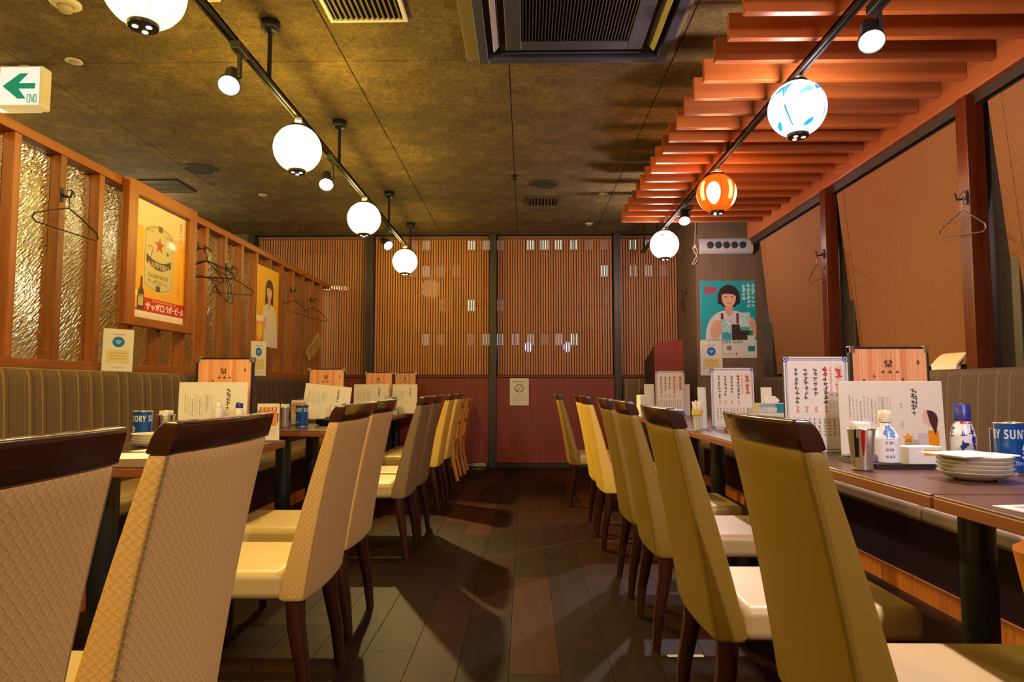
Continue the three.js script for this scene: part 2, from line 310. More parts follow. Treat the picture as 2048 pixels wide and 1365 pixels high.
// ---------------------------------------------------------------- outside: office block across the street, lit windows
{
  const b = thing('office_building', 'dark office block across the street with rows of lit windows', 'building', [0, -6, -60]);
  part('facade', bx(-40, 40, 0, 26, -8, -0.25), std({ color: rgb(0.02, 0.022, 0.026), roughness: 0.9 }), b);
  const hi = glow([0.42, 0.85, 0.85], 2.0), mid = glow([0.5, 0.68, 0.7], 0.85), low = glow([0.45, 0.5, 0.58], 0.3), off = std({ color: rgb(0.01, 0.012, 0.016), roughness: 0.1 });
  const g = bx(-0.34, 0.34, -0.5, 0.5, -0.06, 0, 0.02), fr = join([bx(-0.42, 0.42, -0.58, -0.5, -0.1, 0.06), bx(-0.42, 0.42, 0.5, 0.58, -0.1, 0.06), bx(-0.42, -0.34, -0.5, 0.5, -0.1, 0.06), bx(0.34, 0.42, -0.5, 0.5, -0.1, 0.06), bx(-0.02, 0.02, -0.5, 0.5, -0.05, 0.03)]);
  const rows = [[13.78, '.....lm..hml.hhhhllhhm'], [11.35, '.....lmll.........hhmml'], [8.3, '.........h.l'], [5.25, '......ml.lmmmmlmh']];
  const fm = std({ color: rgb(0.03, 0.032, 0.036), roughness: 0.7 });
  rows.forEach(([y, s]) => { for (let i = 0; i < 25; i++) { const w = part('window', fr, fm, b), c = s[i] ?? '.'; w.position.set(-16.6 + i * 1.31 , y + 6 - 0.0, 0.1 - 0.3); part('pane', g, c === 'h' ? hi : c === 'm' ? mid : c === 'l' ? low : off, w); } });
  const street = struct('street', 'dark street outside the far windows'); part('asphalt', bx(-60, 60, -6.3, -6, -66, -9.6), M.dark, street);
  [[0.2, 'blue lamp glowing in the street beyond the blind above the white notice'], [2.55, 'blue lamp glowing in the street beyond the blind, nearer the right mullion']].forEach(([x, l]) => {
    const t = thing('street_lamp', l, 'street lamp', [x, -6, -41]);
    part('pole', cyl(0.06, 0.05, 0, 9.2, 10), M.dark, t); part('lamp_head', new THREE.SphereGeometry(0.3, 16, 10).scale(0.8, 1.1, 0.8).translate(0, 9.45, 0), glow([0.12, 0.25, 1], 5), t);
    const p = new THREE.PointLight(new THREE.Color().setRGB(0.2, 0.35, 1), 6); p.position.set(x, 3.45, -40.4); p.castShadow = true; scene.add(p);
  });
}

// ---------------------------------------------------------------- slatted canopy over the right tables
{
  const c = thing('slatted_canopy', 'red-brown slatted wooden canopy hanging over the right row of tables', 'canopy', [0, 0, 0]);
  const Y0 = 2.753, H = 0.13, g = bx(1.006, 2.46, 0, H, -0.02, 0.02, 0.003, true);
  for (let k = 0; k < 29; k++) { const s = part('slat', g, pergola[k % 3], c); s.position.set(rr(-0.003, 0.003), Y0, -(7.02 - k * 0.2335)); }
  part('beam', bx(2.46, 2.56, 2.668, 2.94, -7.5, 0.9, 0.004, true), pergola[1], c);
  part('header', bx(2.502, 2.56, 2.615, 2.668, -7.5, 0.9), M.mullion, c);
  for (const x of [1.55, 2.15]) part('joist', bx(x - 0.03, x + 0.03, Y0 + H, Y0 + H + 0.05, -7.08, 0.9), M.dark, c);
  for (const x of [1.55, 2.15]) for (const z of [-6.5, -4.3, -2.1, 0.2]) part('hanger_rod', cyl(0.008, 0.008, Y0 + H + 0.05, CEIL, 8).translate(x, 0, z), M.black, c);
  for (const z of posts.slice(1)) part('post', bx(2.45, 2.55, 1.1, 2.668, z - 0.0, z + 0.095, 0.004), M.postWood, c);
}
// woven roller screens between the right posts: hung from the beam, slanting back to the sill
{
  const say = ['woven brown roller screen beside the pillar, farthest along the right windows', 'woven brown roller screen between the two wooden posts on the right', 'woven brown roller screen at the near right edge, cut by the frame', 'woven brown roller screen in the window beside the camera'];
  posts.slice(0, 4).forEach((z, i) => {
    const t = thing('roller_screen', say[i], 'blind', [0, 0, 0]), z0 = z + 0.2, z1 = z + 1.775;
    const q = (za, zb, off, y0 = 1.19, y1 = 2.585) => { const g = skin([0, 1, 2, 3, 4].map((k) => { const f = k / 4, y = y0 + (y1 - y0) * f, x = 2.632 - 0.13 * (y - 1.19) / 1.42 + off; return [[x, y, za], [x + 0.004, y, za], [x + 0.004, y, zb], [x, y, zb]]; })); return metres(g); };
    part('fabric', q(z0, z1, 0), M.screen, t);
    part('side_hem', q(z0, z0 + 0.1, -0.003), M.screen, t); part('roller_tube', new THREE.CylinderGeometry(0.02, 0.02, z1 - z0, 16).rotateX(Math.PI / 2).translate(2.528, 2.588, (z0 + z1) / 2), M.mullion, t);
    part('bottom_bar', bx(2.618, 2.646, 1.175, 1.197, z0, z1, 0.004), M.cord, t);
  });
}

// ---------------------------------------------------------------- benches along both sides
function bench(label, X, side, z0, z1, backMat, o = {}) {   // side -1: back to the left wall
  const t = thing('banquette', label, 'bench', [X, 0, 0]);
  const s = side, P = (a, b, c, d, e, f, r) => bx(Math.min(s * a, s * b), Math.max(s * a, s * b), c, d, e, f, r);
  const len = z0 - z1, back = [];
  // padded backrest with a rounded top, leaning a little
  const prof = [[0.36, 0.44], [0.37, 0.7], [0.385, 1.0], [0.392, 1.09], [0.405, 1.125], [0.435, 1.138], [0.485, 1.138], [0.498, 1.12], [0.498, 0.44]];
  const rings = [z0, (z0 + z1) / 2, z1].map((z) => prof.map(([a, y]) => [s * a, y, z])); if (s > 0) rings.reverse();
  part('backrest', metres(skin(rings)), backMat, t);
  const n = Math.max(1, Math.round(len / 1.45));
  for (let k = 0; k < n; k++) part('seat_cushion', P(-0.04, 0.4, 0.385, 0.475, z1 + len * k / n + 0.002, z1 + len * (k + 1) / n - 0.002, 0.03), M.seatVinyl, t);
  part('base', P(0, 0.497, 0.1, 0.385, z1, z0, 0), M.benchBase, t); part('skirting', P(-0.008, 0.497, 0, 0.1, z1, z0, 0.002), M.skirting, t);
  return t;
}
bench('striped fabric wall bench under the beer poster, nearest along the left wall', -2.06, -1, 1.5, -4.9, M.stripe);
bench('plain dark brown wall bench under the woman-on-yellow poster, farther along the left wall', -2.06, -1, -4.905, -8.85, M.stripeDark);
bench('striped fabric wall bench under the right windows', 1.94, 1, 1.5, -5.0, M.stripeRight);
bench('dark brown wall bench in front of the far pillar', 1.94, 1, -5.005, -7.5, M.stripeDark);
{
  const t = thing('bench_back', 'short striped bench back standing against the far wall beside the brown lectern-shaped panel', 'bench', [1.62, 0, -8.78]);
  const prof = [[0.06, 0], [0.06, 0.9], [0.05, 1.11], [0.03, 1.15], [-0.02, 1.16], [-0.05, 1.13], [-0.06, 0]];
  part('backrest', metres(skin([-0.36, 0, 0.34].map((x) => prof.map(([a, y]) => [x, y, a])).reverse())), M.stripe, t);
  part('seat_cushion', bx(-0.36, 0.34, 0.36, 0.45, 0.06, 0.45, 0.03), M.seatVinyl, t); part('base', bx(-0.36, 0.34, 0, 0.36, 0.06, 0.42), M.benchBase, t);
  const l = thing('partition_panel', 'brown booth end panel with a cut corner and a black side beside the far bench', 'panel', [1.62, 0, -7.75]);
  const sh = new THREE.Shape([[-0.16, 0], [0.16, 0], [0.16, 1.56], [-0.08, 1.56], [-0.16, 1.47]].map((p) => new THREE.Vector2(...p)));
  part('front_board', metres(new THREE.ExtrudeGeometry(sh, { depth: 0.04, bevelEnabled: true, bevelSize: 0.003, bevelThickness: 0.003, bevelSegments: 1 })), M.wains, l);
  const s2 = new THREE.Shape([[0, 0], [0.55, 0], [0.55, 1.36], [0, 1.5]].map((p) => new THREE.Vector2(...p)));
  part('side_board', metres(new THREE.ExtrudeGeometry(s2, { depth: 0.03, bevelEnabled: false }).rotateY(Math.PI / 2).translate(-0.165, 0, -0.002)), M.black, l);
}

// ---------------------------------------------------------------- tables
function makeTable(width, depth, cols) {   // width along the aisle (z), depth from aisle to bench (x)
  const t = new THREE.Group(); t.name = 'dining_table'; 
  part('tabletop', bx(-depth / 2 + 0.002, depth / 2 - 0.002, TABLE - 0.006, TABLE, -width / 2 + 0.002, width / 2 - 0.002, 0.003, true), M.tabletop, t);
  part('edge_band', bx(-depth / 2, depth / 2, TABLE - 0.038, TABLE - 0.0045, -width / 2, width / 2, 0.006, true), M.edgeBand, t);
  for (const z of cols) {
    part('column', cyl(0.05, 0.05, 0.028, TABLE - 0.06, 28).translate(0, 0, z), M.black, t);
    part('bracket', bx(-0.2, 0.2, TABLE - 0.06, TABLE - 0.038, z - 0.03, z + 0.03, 0.004), M.blackSatin, t);
    part('foot', [lathe([[0, 0], [0.2, 0], [0.205, 0.006], [0.19, 0.014], [0.07, 0.026], [0.05, 0.03]], 36).translate(0, 0, z)], M.black, t);
  }
  return t;
}
const protoT = { wide: makeTable(1.2, 0.74, [-0.31, 0.31]), single: makeTable(0.85, 0.74, [0]), one: makeTable(1.2, 0.74, [0.2]) };
function table(kind, x, d, label) { const t = protoT[kind].clone(); t.name = numbered('dining_table'); scene.add(t); t.position.set(x, 0, -d); meta(t, label, 'table', 'black-columned dining tables'); return t; }
table('wide', -1.6, 1.0, 'walnut dining table at the near left edge beside the two nearest left chairs');
table('wide', -1.6, 2.915, 'walnut dining table on the left with the blue can and the stack of cream plates');
table('wide', -1.6, 4.84, 'walnut dining table on the left with the stacked black dishes and the leaning menu');
table('wide', -1.6, 6.55, 'walnut dining table on the left with the red-spotted card stand near its edge');
table('wide', -1.6, 8.18, 'walnut dining table at the far end of the left row beside the oak chairs');
table('single', 1.395, 1.335, 'walnut dining table at the near right edge with the printed mat');
table('one', 1.395, 2.37, 'walnut dining table on the right with the condiment tray and the stack of plates');
table('wide', 1.395, 3.95, 'walnut dining table on the right with the tissue box and the tall glass of straws');
table('single', 1.395, 5.02, 'walnut dining table on the right beside the brightly lit gold chairs');
table('wide', 1.395, 6.1, 'walnut dining table on the right carrying the farthest blue-bordered menu');

// ---------------------------------------------------------------- chairs: high back facing -x, origin on the floor under the back
function makeChair(skinMat, seatMat, sideMat) {
  const t = new THREE.Group(); t.name = 'high_back_chair';
  const bend = (z) => 0.012 - 0.016 * (z / 0.22) ** 2;
  const at = (y) => { const s = (y - 0.36) / 0.623; return { x: 0.115 * (0.7 * s + 0.3 * s * s), th: 0.092 - 0.054 * Math.min(1, s * 1.02), hw: 0.226 - 0.012 * s }; };
  const rg = (y, dr = 0.016, inset = 0, dw = 0, front = inset, back = inset) => { const { x, th, hw } = at(y); return ringLong(x - th + front, x - back, -hw + inset + dw, hw - inset - dw, y, Math.min(dr, (th - front - back) / 2.2), bend); };
  // upholstered back in two skins: the aisle face and the sides share one ring loft
  const ys = [0.36, 0.372, 0.45, 0.55, 0.65, 0.75, 0.83, 0.9, 0.925, 0.932];
  const g = skin(ys.map((y, i) => rg(y, 0.014, i === 0 ? 0.008 : i === ys.length - 1 ? 0.006 : 0)).map((r) => r.slice().reverse()));
  part('backrest', metres(g), skinMat, t);
  for (const s of [-1, 1]) {
    const pts = []; for (let y = 0.375; y < 0.926; y += 0.055) { const { x, hw } = at(y); pts.push([x - 0.004 + bend(hw), y, s * (hw - 0.003)]); }
    part('piping', tube(pts, 0.0032, 20, 5), sideMat, t);
  }
  const rail = [[0.928, 0.004, 0.002, 0], [0.931, -0.002, -0.003, 0], [0.95, -0.002, -0.004, 0], [0.964, 0.0, -0.004, 0], [0.973, 0.004, -0.004, 0], [0.979, 0.009, -0.004, 0.001], [0.982, 0.013, -0.002, 0.002], [0.983, 0.016, 0.0, 0.004]];
  part('top_rail', metres(skin(rail.map(([y, f, b, dw]) => rg(y, 0.006, 0, dw - 0.002, f, b)).map((r) => r.slice().reverse())), true), M.walnut, t);
  part('seat', [metres(new RoundedBoxGeometry(0.49, 0.095, 0.445, 4, 0.03).translate(-0.32, 0.4055, 0))], seatMat, t);
  for (const s of [-1, 1]) {
    const q = (x, z, y, w) => [[x - w, y, z - w], [x + w, y, z - w], [x + w, y, z + w], [x - w, y, z + w]].reverse();
    part('leg', metres(skin([q(0.0, s * 0.2, 0, 0.0145), q(-0.014, s * 0.198, 0.14, 0.019), q(-0.04, s * 0.192, 0.28, 0.023), q(-0.046, s * 0.19, 0.38, 0.025)])), M.legWood, t);
    part('leg', metres(skin([q(-0.51, s * 0.192, 0, 0.014), q(-0.508, s * 0.19, 0.38, 0.023)])), M.legWood, t);
  }
  return t;
}
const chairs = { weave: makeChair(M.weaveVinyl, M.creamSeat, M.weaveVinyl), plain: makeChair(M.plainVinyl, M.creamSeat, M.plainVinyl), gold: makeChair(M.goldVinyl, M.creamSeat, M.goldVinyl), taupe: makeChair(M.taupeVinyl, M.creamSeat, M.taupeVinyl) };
function chair(kind, x, d, right, label, turn = 0) { const c = chairs[kind].clone(); c.name = numbered('high_back_chair'); scene.add(c); c.position.set(x, 0, -d); c.rotation.y = (right ? Math.PI : 0) + turn; return meta(c, label, 'chair', right ? 'high-backed chairs along the right side of the aisle' : 'high-backed chairs along the left side of the aisle'); }
chair('weave', -0.69, 0.772, 0, 'high-backed chair in basket-weave tan vinyl at the lower left corner, cut by the frame');
chair('weave', -0.69, 1.35, 0, 'high-backed tan woven-vinyl chair, second from the lower left corner, beside the near left table');
chair('weave', -0.695, 2.425, 0, 'high-backed tan chair with cream seat showing, pushed to the left table with the blue can');
chair('weave', -0.735, 3.1, 0, 'high-backed tan chair, fourth on the left, at the far end of the blue-can table');
chair('taupe', -0.73, 4.43, 0, 'dark taupe high-backed chair on the left at the near end of the black-dishes table');
chair('taupe', -0.725, 4.95, 0, 'dark taupe high-backed chair on the left at the far end of the black-dishes table');
chair('gold', -0.745, 6.08, 0, 'light tan high-backed chair on the left, first behind the two dark taupe chairs');
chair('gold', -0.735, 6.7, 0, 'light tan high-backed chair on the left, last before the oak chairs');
chair('plain', 0.585, 1.43, 1, 'high-backed olive-beige chair at the lower right, nearest on the right of the aisle');
chair('plain', 0.502, 2.1, 1, 'high-backed olive-beige chair, second from the lower right, beside the plate-stack table');
chair('plain', 0.52, 3.0, 1, 'high-backed olive-beige chair, third along the right of the aisle');
chair('plain', 0.522, 3.67, 1, 'high-backed olive-beige chair, fourth along the right, just before the lit gold pair');
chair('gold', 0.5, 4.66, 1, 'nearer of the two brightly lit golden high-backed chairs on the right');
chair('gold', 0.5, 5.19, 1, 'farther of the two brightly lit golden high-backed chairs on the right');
chair('plain', 0.395, 6.25, 1, 'high-backed chair farthest along the right, pulled out into the aisle');
// low oak chairs at the end of the left row
function makeOak() {
  const t = new THREE.Group(); t.name = 'oak_chair';
  for (const s of [-1, 1]) { part('post', tube([[0.02, 0, s * 0.19], [-0.03, 0.22, s * 0.19], [-0.035, 0.45, s * 0.19], [0.0, 0.68, s * 0.185], [0.05, 0.9, s * 0.18]], 0.023, 20, 10), M.oak, t); part('leg', cyl(0.015, 0.02, 0, 0.42, 12).translate(-0.4, 0, s * 0.19), M.oak, t); }
  part('crest_rail', bx(0.03, 0.052, 0.8, 0.885, -0.19, 0.19, 0.008), M.oak, t); part('cross_rail', bx(0.0, 0.018, 0.62, 0.655, -0.19, 0.19, 0.006), M.oak, t);
  part('seat', bx(-0.43, -0.01, 0.415, 0.45, -0.21, 0.21, 0.012), M.oak, t); part('stretcher', bx(-0.42, -0.03, 0.2, 0.22, -0.01, 0.01, 0.004), M.oak, t);
  part('stretcher', bx(-0.425, -0.405, 0.2, 0.22, -0.19, 0.19, 0.004), M.oak, t); part('stretcher', bx(-0.05, -0.03, 0.2, 0.22, -0.19, 0.19, 0.004), M.oak, t);
  return t;
}
{
  const o = makeOak();
  [[-0.77, 7.85, 'low open-backed oak chair, nearer of the two at the far end of the left row'], [-0.745, 8.45, 'low open-backed oak chair next to the far wainscot at the end of the left row']].forEach(([x, d, l]) => { const c = o.clone(); c.name = numbered('oak_chair'); scene.add(c); c.position.set(x, 0, -d); meta(c, l, 'chair', 'low oak chairs'); });
  const c = o.clone(); c.name = numbered('oak_chair'); scene.add(c); c.position.set(0.505, 0, -0.44); c.rotation.y = Math.PI;
  meta(c, 'oak chair of which only a post shows at the lower right edge of the picture', 'chair');
}

// ---------------------------------------------------------------- lamps: two tracks with paper lanterns and spotlights
function lightAt(kind, p, target, k = 1) {
  const [I0, c] = LIGHT[kind], I = I0 * k; const l = target ? new THREE.SpotLight(new THREE.Color().setRGB(...c), I, 0, 0.66, 0.55) : new THREE.PointLight(new THREE.Color().setRGB(...c), I);
  l.position.set(...p); l.castShadow = true; l.shadow.radius = target ? 1.6 : 3;
  if (target) { l.target.position.set(...target); scene.add(l.target); }
  scene.add(l); return l;
}
const paperMap = (base, draw) => canvasTex(512, 256, (g, w, h) => {
  g.fillStyle = base; g.fillRect(0, 0, w, h); draw?.(g, w, h);
});
const seams = (g, w, h, col) => { g.strokeStyle = col; g.lineWidth = 2; for (let k = 0; k < 8; k++) { g.beginPath(); g.moveTo((k + 0.5) * w / 8, 0); g.lineTo((k + 0.5) * w / 8, h); g.stroke(); } };
const yellowPaper = paperMap('#fff0b0', (g, w, h) => { const q = g.createLinearGradient(0, 0, 0, h); g.fillStyle = '#ffd873'; g.fillRect(0, 0, w, 16); g.fillRect(0, h - 12, w, 12); seams(g, w, h, '#e6c060'); });
const fish = (g, x, y, s, col, a) => { g.save(); g.translate(x, y); g.rotate(a); g.scale(s, s); g.fillStyle = col; g.beginPath(); g.moveTo(-22, 0); g.quadraticCurveTo(0, -16, 20, -2); g.quadraticCurveTo(6, 12, -14, 4); g.lineTo(-26, 10); g.closePath(); g.fill(); g.beginPath(); g.moveTo(-4, -9); g.lineTo(4, -16); g.lineTo(8, -7); g.fill(); g.restore(); };
const bluePaper = paperMap('#f6fbff', (g, w, h) => {
  for (let k = 0; k < 4; k++) { const x = 40 + k * 128; fish(g, x + 62, 92, 1.15, '#5cb0d8', -0.35); g.fillStyle = '#1d7fd0'; g.beginPath(); g.moveTo(x - 36, 62); g.lineTo(x + 22, 44); g.lineTo(x + 2, 70); g.lineTo(x - 10, 112); g.lineTo(x - 16, 76); g.lineTo(x - 46, 92); g.fill(); g.fillStyle = '#1484e0'; g.beginPath(); g.ellipse(x + 74, 214, 26, 10, -0.7, 0, 7); g.fill(); g.strokeStyle = '#1f6a94'; g.lineWidth = 5; g.beginPath(); g.moveTo(x - 6, 140); g.lineTo(x + 8, 226); g.stroke(); }
});
const redPaper = paperMap('#ff5c0c', (g, w, h) => {
  g.fillStyle = '#ff5208'; g.fillRect(0, 0, w, 30); g.fillRect(0, h - 30, w, 30);
  for (let k = 0; k < 4; k++) { g.fillStyle = '#ffe9c8'; g.beginPath(); g.ellipse(64 + k * 128, 150, 30, 64, 0, 0, 7); g.fill(); g.fillStyle = '#ffcf90'; g.fillRect(k * 128 + 2, 70, 22, 110); }
  seams(g, w, h, '#c23a06');
});
const patternPaper = paperMap('#fffaf0', (g, w, h) => {
  for (let k = 0; k < 6; k++) { g.fillStyle = '#8a98a6'; g.beginPath(); g.moveTo(k * 86, 60); g.lineTo(k * 86 + 44, 50); g.lineTo(k * 86 + 30, 84); g.lineTo(k * 86 + 12, 74); g.fill(); g.fillStyle = '#c3a36a'; g.fillRect(k * 86 + 40, 40, 20, 20); fish(g, k * 86 + 40, 190, 0.7, '#9fb6c4', 0.4); }
  seams(g, w, h, '#d8d0c0');
});
const R = 0.146;
const lanternShape = (() => { const pts = []; for (let i = 0; i <= 22; i++) { const a = -1.2 + 2.4 * i / 22; pts.push([R * Math.cos(a) * (1.0), R * 1.0 * Math.sin(a)]); } return lathe(pts, 48); })();
const ribShape = (() => { const out = []; for (let k = 0; k < 8; k++) { const pts = []; for (let i = 0; i <= 12; i++) { const a = -1.2 + 2.4 * i / 12; pts.push([(R + 0.0006) * Math.cos(a), (R + 0.0006) * Math.sin(a), 0]); } out.push(tube(pts, 0.0013, 14, 5).rotateY((k + 0.5) / 8 * Math.PI * 2)); } return out; })();
const capY = -R * Math.sin(1.2), capR = R * Math.cos(1.2);
function lantern(label, x, y, d, mat, ribMat, kind, group, k = 1) {
  const t = thing('paper_lantern', label, 'lantern', [x, y, -d], 0.35, group);
  part('shade', lanternShape, mat, t);
  ribShape.forEach((g) => part('rib', g, ribMat, t));
  part('top_ring', lathe([[capR - 0.006, -capY - 0.004], [capR + 0.003, -capY - 0.002], [capR + 0.003, -capY + 0.012], [capR - 0.006, -capY + 0.012]], 36), M.black, t);
  const cap = part('bottom_cap', [lathe([[0, capY - 0.018], [capR - 0.004, capY - 0.018], [capR + 0.002, capY - 0.014], [capR + 0.002, capY + 0.004], [capR - 0.002, capY + 0.006]], 36)], M.black, t);
  for (let k = 0; k < 3; k++) { const a = 0.6 + k * 2.1; part('light_hole', new THREE.CylinderGeometry(0.0105, 0.0105, 0.003, 16).translate(0.027 * Math.cos(a), capY - 0.0185, 0.027 * Math.sin(a)), holeGlow, cap); }
  const trackY = x < 0 ? 2.732 : 2.68;
  part('socket', cyl(0.017, 0.017, -capY, trackY - y - 0.03, 20), M.ivory, t);
  part('hanger_wire', poly([[capR, -capY + 0.006, 0], [0, 0.15, 0], [-capR, -capY + 0.006, 0]], 0.0018, 5), M.wire, t);
  part('plug', bx(-0.02, 0.02, trackY - y - 0.038, trackY - y - 0.0165, -0.045, 0.045, 0.004), M.ivory, t);
  lightAt(kind, [x, y - 0.02, -d], null, k);
  return t;
}
const holeGlow = glow([1, 0.93, 0.75], 5);
const yellowShade = glow([1, 0.9, 0.6], 5.5, yellowPaper), blueShade = glow([1, 1, 1], 2.4, bluePaper), redShade = glow([1, 0.5, 0.2], 1.5, redPaper), patternShade = glow([1, 1, 1], 2.2, patternPaper);
const ribYellow = std({ color: rgb(0.5, 0.36, 0.1), roughness: 0.6, emissive: rgb(1, 0.75, 0.3), emissiveIntensity: 0.5 }), ribBlue = std({ color: rgb(0.5, 0.55, 0.6), roughness: 0.6, emissive: rgb(0.8, 0.9, 1), emissiveIntensity: 0.7 }), ribRed = std({ color: rgb(0.3, 0.06, 0.01), roughness: 0.6 });
const LX = -1.42, LY = 2.527, RX = 1.43, RY = 2.498;
const gL = undefined;
lantern('yellow-white paper lantern cut by the top edge of the picture, nearest on the left track', LX, LY, 2.43, yellowShade, ribYellow, 'leftLantern', gL, 1.25);
lantern('yellow-white paper lantern on the left track, second from the top of the picture', LX, LY, 4.15, yellowShade, ribYellow, 'leftLantern', gL, 1.15);
lantern('yellow-white paper lantern on the left track, third from the top of the picture', LX, LY, 5.92, yellowShade, ribYellow, 'leftLantern', gL, 0.7);
lantern('small-looking yellow-white paper lantern at the far end of the left track', LX, LY, 7.98, yellowShade, ribYellow, 'leftLantern', gL, 0.36);
lantern('white paper lantern with blue fish and brush marks on the right track', RX, RY, 3.52, blueShade, ribBlue, 'rightLantern');
lantern('red-orange paper lantern with white patches on the right track', RX + 0.005, RY - 0.01, 5.05, redShade, ribRed, 'redLantern');
lantern('white paper lantern with a grey pattern at the far end of the right track', RX, RY, 6.94, patternShade, ribBlue, 'rightLantern', undefined, 1.4);

// unseen lanterns added along the tracks, lighting the faces turned to the camera
lantern('yellow-white paper lantern added on the left track, level with the camera, out of the picture', LX, LY, 0.75, yellowShade, ribYellow, 'leftLantern', gL);
lantern('yellow-white paper lantern added unseen on the left track behind the camera', LX, LY, -0.9, yellowShade, ribYellow, 'leftLantern', gL);
lantern('white paper lantern with blue fish, added beside the camera, out of the picture', RX, RY, 1.75, blueShade, ribBlue, 'rightLantern');
lantern('white paper lantern with blue fish, added unseen on the right track behind the camera', RX, RY, -0.1, blueShade, ribBlue, 'rightLantern');

function track(label, x, y, z0, z1, rods, ceil) {
  const t = thing('lighting_track', label, 'track', [x, y, 0]);
  part('rail', [bx(-0.017, -0.005, -0.016, 0.016, z1, z0), bx(0.005, 0.017, -0.016, 0.016, z1, z0), bx(-0.017, 0.017, 0.004, 0.016, z1, z0)], M.blackSatin, t);
  part('end_cap', bx(-0.019, 0.019, -0.018, 0.018, z1 - 0.03, z1, 0.003), M.black, t);
  for (const z of rods) { const r = part('rod', cyl(0.0125, 0.0125, 0.016, ceil - y, 14).translate(0, 0, z), M.black, t); part('ceiling_cup', lathe([[0, ceil - y - 0.06], [0.03, ceil - y - 0.06], [0.05, ceil - y - 0.045], [0.054, ceil - y], [0, ceil - y]], 28).translate(0, 0, z), M.black, r); }
}
track('black lighting track on rods with four yellow lanterns on the left', LX, 2.732, 1.4, -8.42, [-1.4, -3.66, -5.09, -7.0, -8.36], CEIL);
track('black lighting track under the slatted canopy on the right', RX, 2.68, 1.4, -8.2, [-0.06, -2.4, -4.73, -7.3, -8.1], CEIL);

const bulbGlow = { leftSpot: glow([1, 0.93, 0.72], 9), rightSpot: glow([1, 0.97, 0.9], 9) };
const headShape = lathe([[0, 0.15], [0.03, 0.15], [0.034, 0.145], [0.034, 0.07], [0.052, 0.02], [0.053, 0.0], [0.049, 0.0], [0.046, 0.02], [0.0, 0.03]], 32), bulbShape = lathe([[0, -0.012], [0.02, -0.0105], [0.038, -0.004], [0.0465, 0.006], [0.043, 0.02], [0, 0.026]], 32);
function spot(label, x, y, d, kind, target, k = 1) {
  const t = thing('track_spotlight', label, 'spotlight', [x, y, -d]), dir = new THREE.Vector3(...target).sub(new THREE.Vector3(x, y, -d)).normalize(), q = new THREE.Quaternion().setFromUnitVectors(new THREE.Vector3(0, -1, 0), dir), ty = (x < 0 ? 2.703 : 2.651) - y;
  part('head', headShape.clone().applyQuaternion(q), M.black, t);
  part('bulb', bulbShape.clone().applyQuaternion(q), bulbGlow[kind], t);
  const side = new THREE.Vector3(0.04, 0.09, 0).applyQuaternion(q);
  part('arm', [bx(-0.008, 0.008, side.y, ty, -0.012, 0.012).translate(side.x, 0, side.z), new THREE.SphereGeometry(0.015, 12, 8).translate(side.x, side.y, side.z)], M.black, t);
  part('adapter', bx(side.x - 0.025, side.x + 0.025, ty - 0.03, ty + 0.012, side.z - 0.06, side.z + 0.06, 0.005), M.black, t);
  lightAt(kind, [x, y, -d], target, k);
}
spot('lit track spotlight between the first and second left lanterns', LX, 2.485, 3.16, 'leftSpot', [-1.0, 0.7, -1.6], 0.7);
spot('lit track spotlight between the second and third left lanterns', LX, 2.485, 4.77, 'leftSpot', [-0.95, 0.5, -2.9], 0.62);
spot('lit track spotlight between the third and last left lanterns', LX, 2.51, 7.0, 'leftSpot', [0.45, 0.6, -5.0], 2.8);
spot('lit track spotlight over the right table, near the fish lantern', 1.42, 2.45, 2.73, 'rightSpot', [0.85, 0.5, -1.3]);
spot('lit track spotlight between the red lantern and the last right lantern', 1.42, 2.513, 6.01, 'rightSpot', [1.15, 0.7, -4.6]);

spot('lit track spotlight added on the left track beside the camera, out of the picture', LX, 2.485, 1.5, 'leftSpot', [-1.3, 0.8, -3.3], 0.24);  // unseen spotlights added here to light chairs and menus from the front
spot('lit track spotlight added unseen on the left track behind the camera', LX, 2.485, -0.1, 'leftSpot', [-1.25, 0.7, -1.5], 0.7);
spot('lit track spotlight added on the right track beside the camera, out of the picture', 1.42, 2.45, 0.9, 'rightSpot', [1.4, 0.9, -2.7], 0.22);
spot('lit track spotlight added unseen on the right track behind the camera', 1.42, 2.45, -0.7, 'rightSpot', [0.8, 0.7, -1.6], 1.05);

// unseen lamps added in the passage to brighten the glass from behind
for (const [d, l] of [[2.4, 'unseen square ceiling lamp added in the passage behind the partition, near the camera'], [4.5, 'unseen square ceiling lamp added in the passage behind the partition, farther along']]) {
  const t = thing('added_ceiling_light', l, 'added ceiling light', [-3.86, CEIL, -d]);
  part('frame', [bx(-0.32, -0.3, -0.03, 0, -0.32, 0.32), bx(0.3, 0.32, -0.03, 0, -0.32, 0.32), bx(-0.3, 0.3, -0.03, 0, -0.32, -0.3), bx(-0.3, 0.3, -0.03, 0, 0.3, 0.32)], M.white, t);
  part('diffuser', bx(-0.3, 0.3, -0.018, -0.006, -0.3, 0.3), glow([1, 0.93, 0.78], 0.8), t);
  const a = new THREE.RectAreaLight(new THREE.Color().setRGB(...LIGHT.addedPassage[1]), LIGHT.addedPassage[0], 0.58, 0.58); a.position.set(-3.86, CEIL - 0.022, -d); a.lookAt(-3.86, 0, -d); scene.add(a);
}

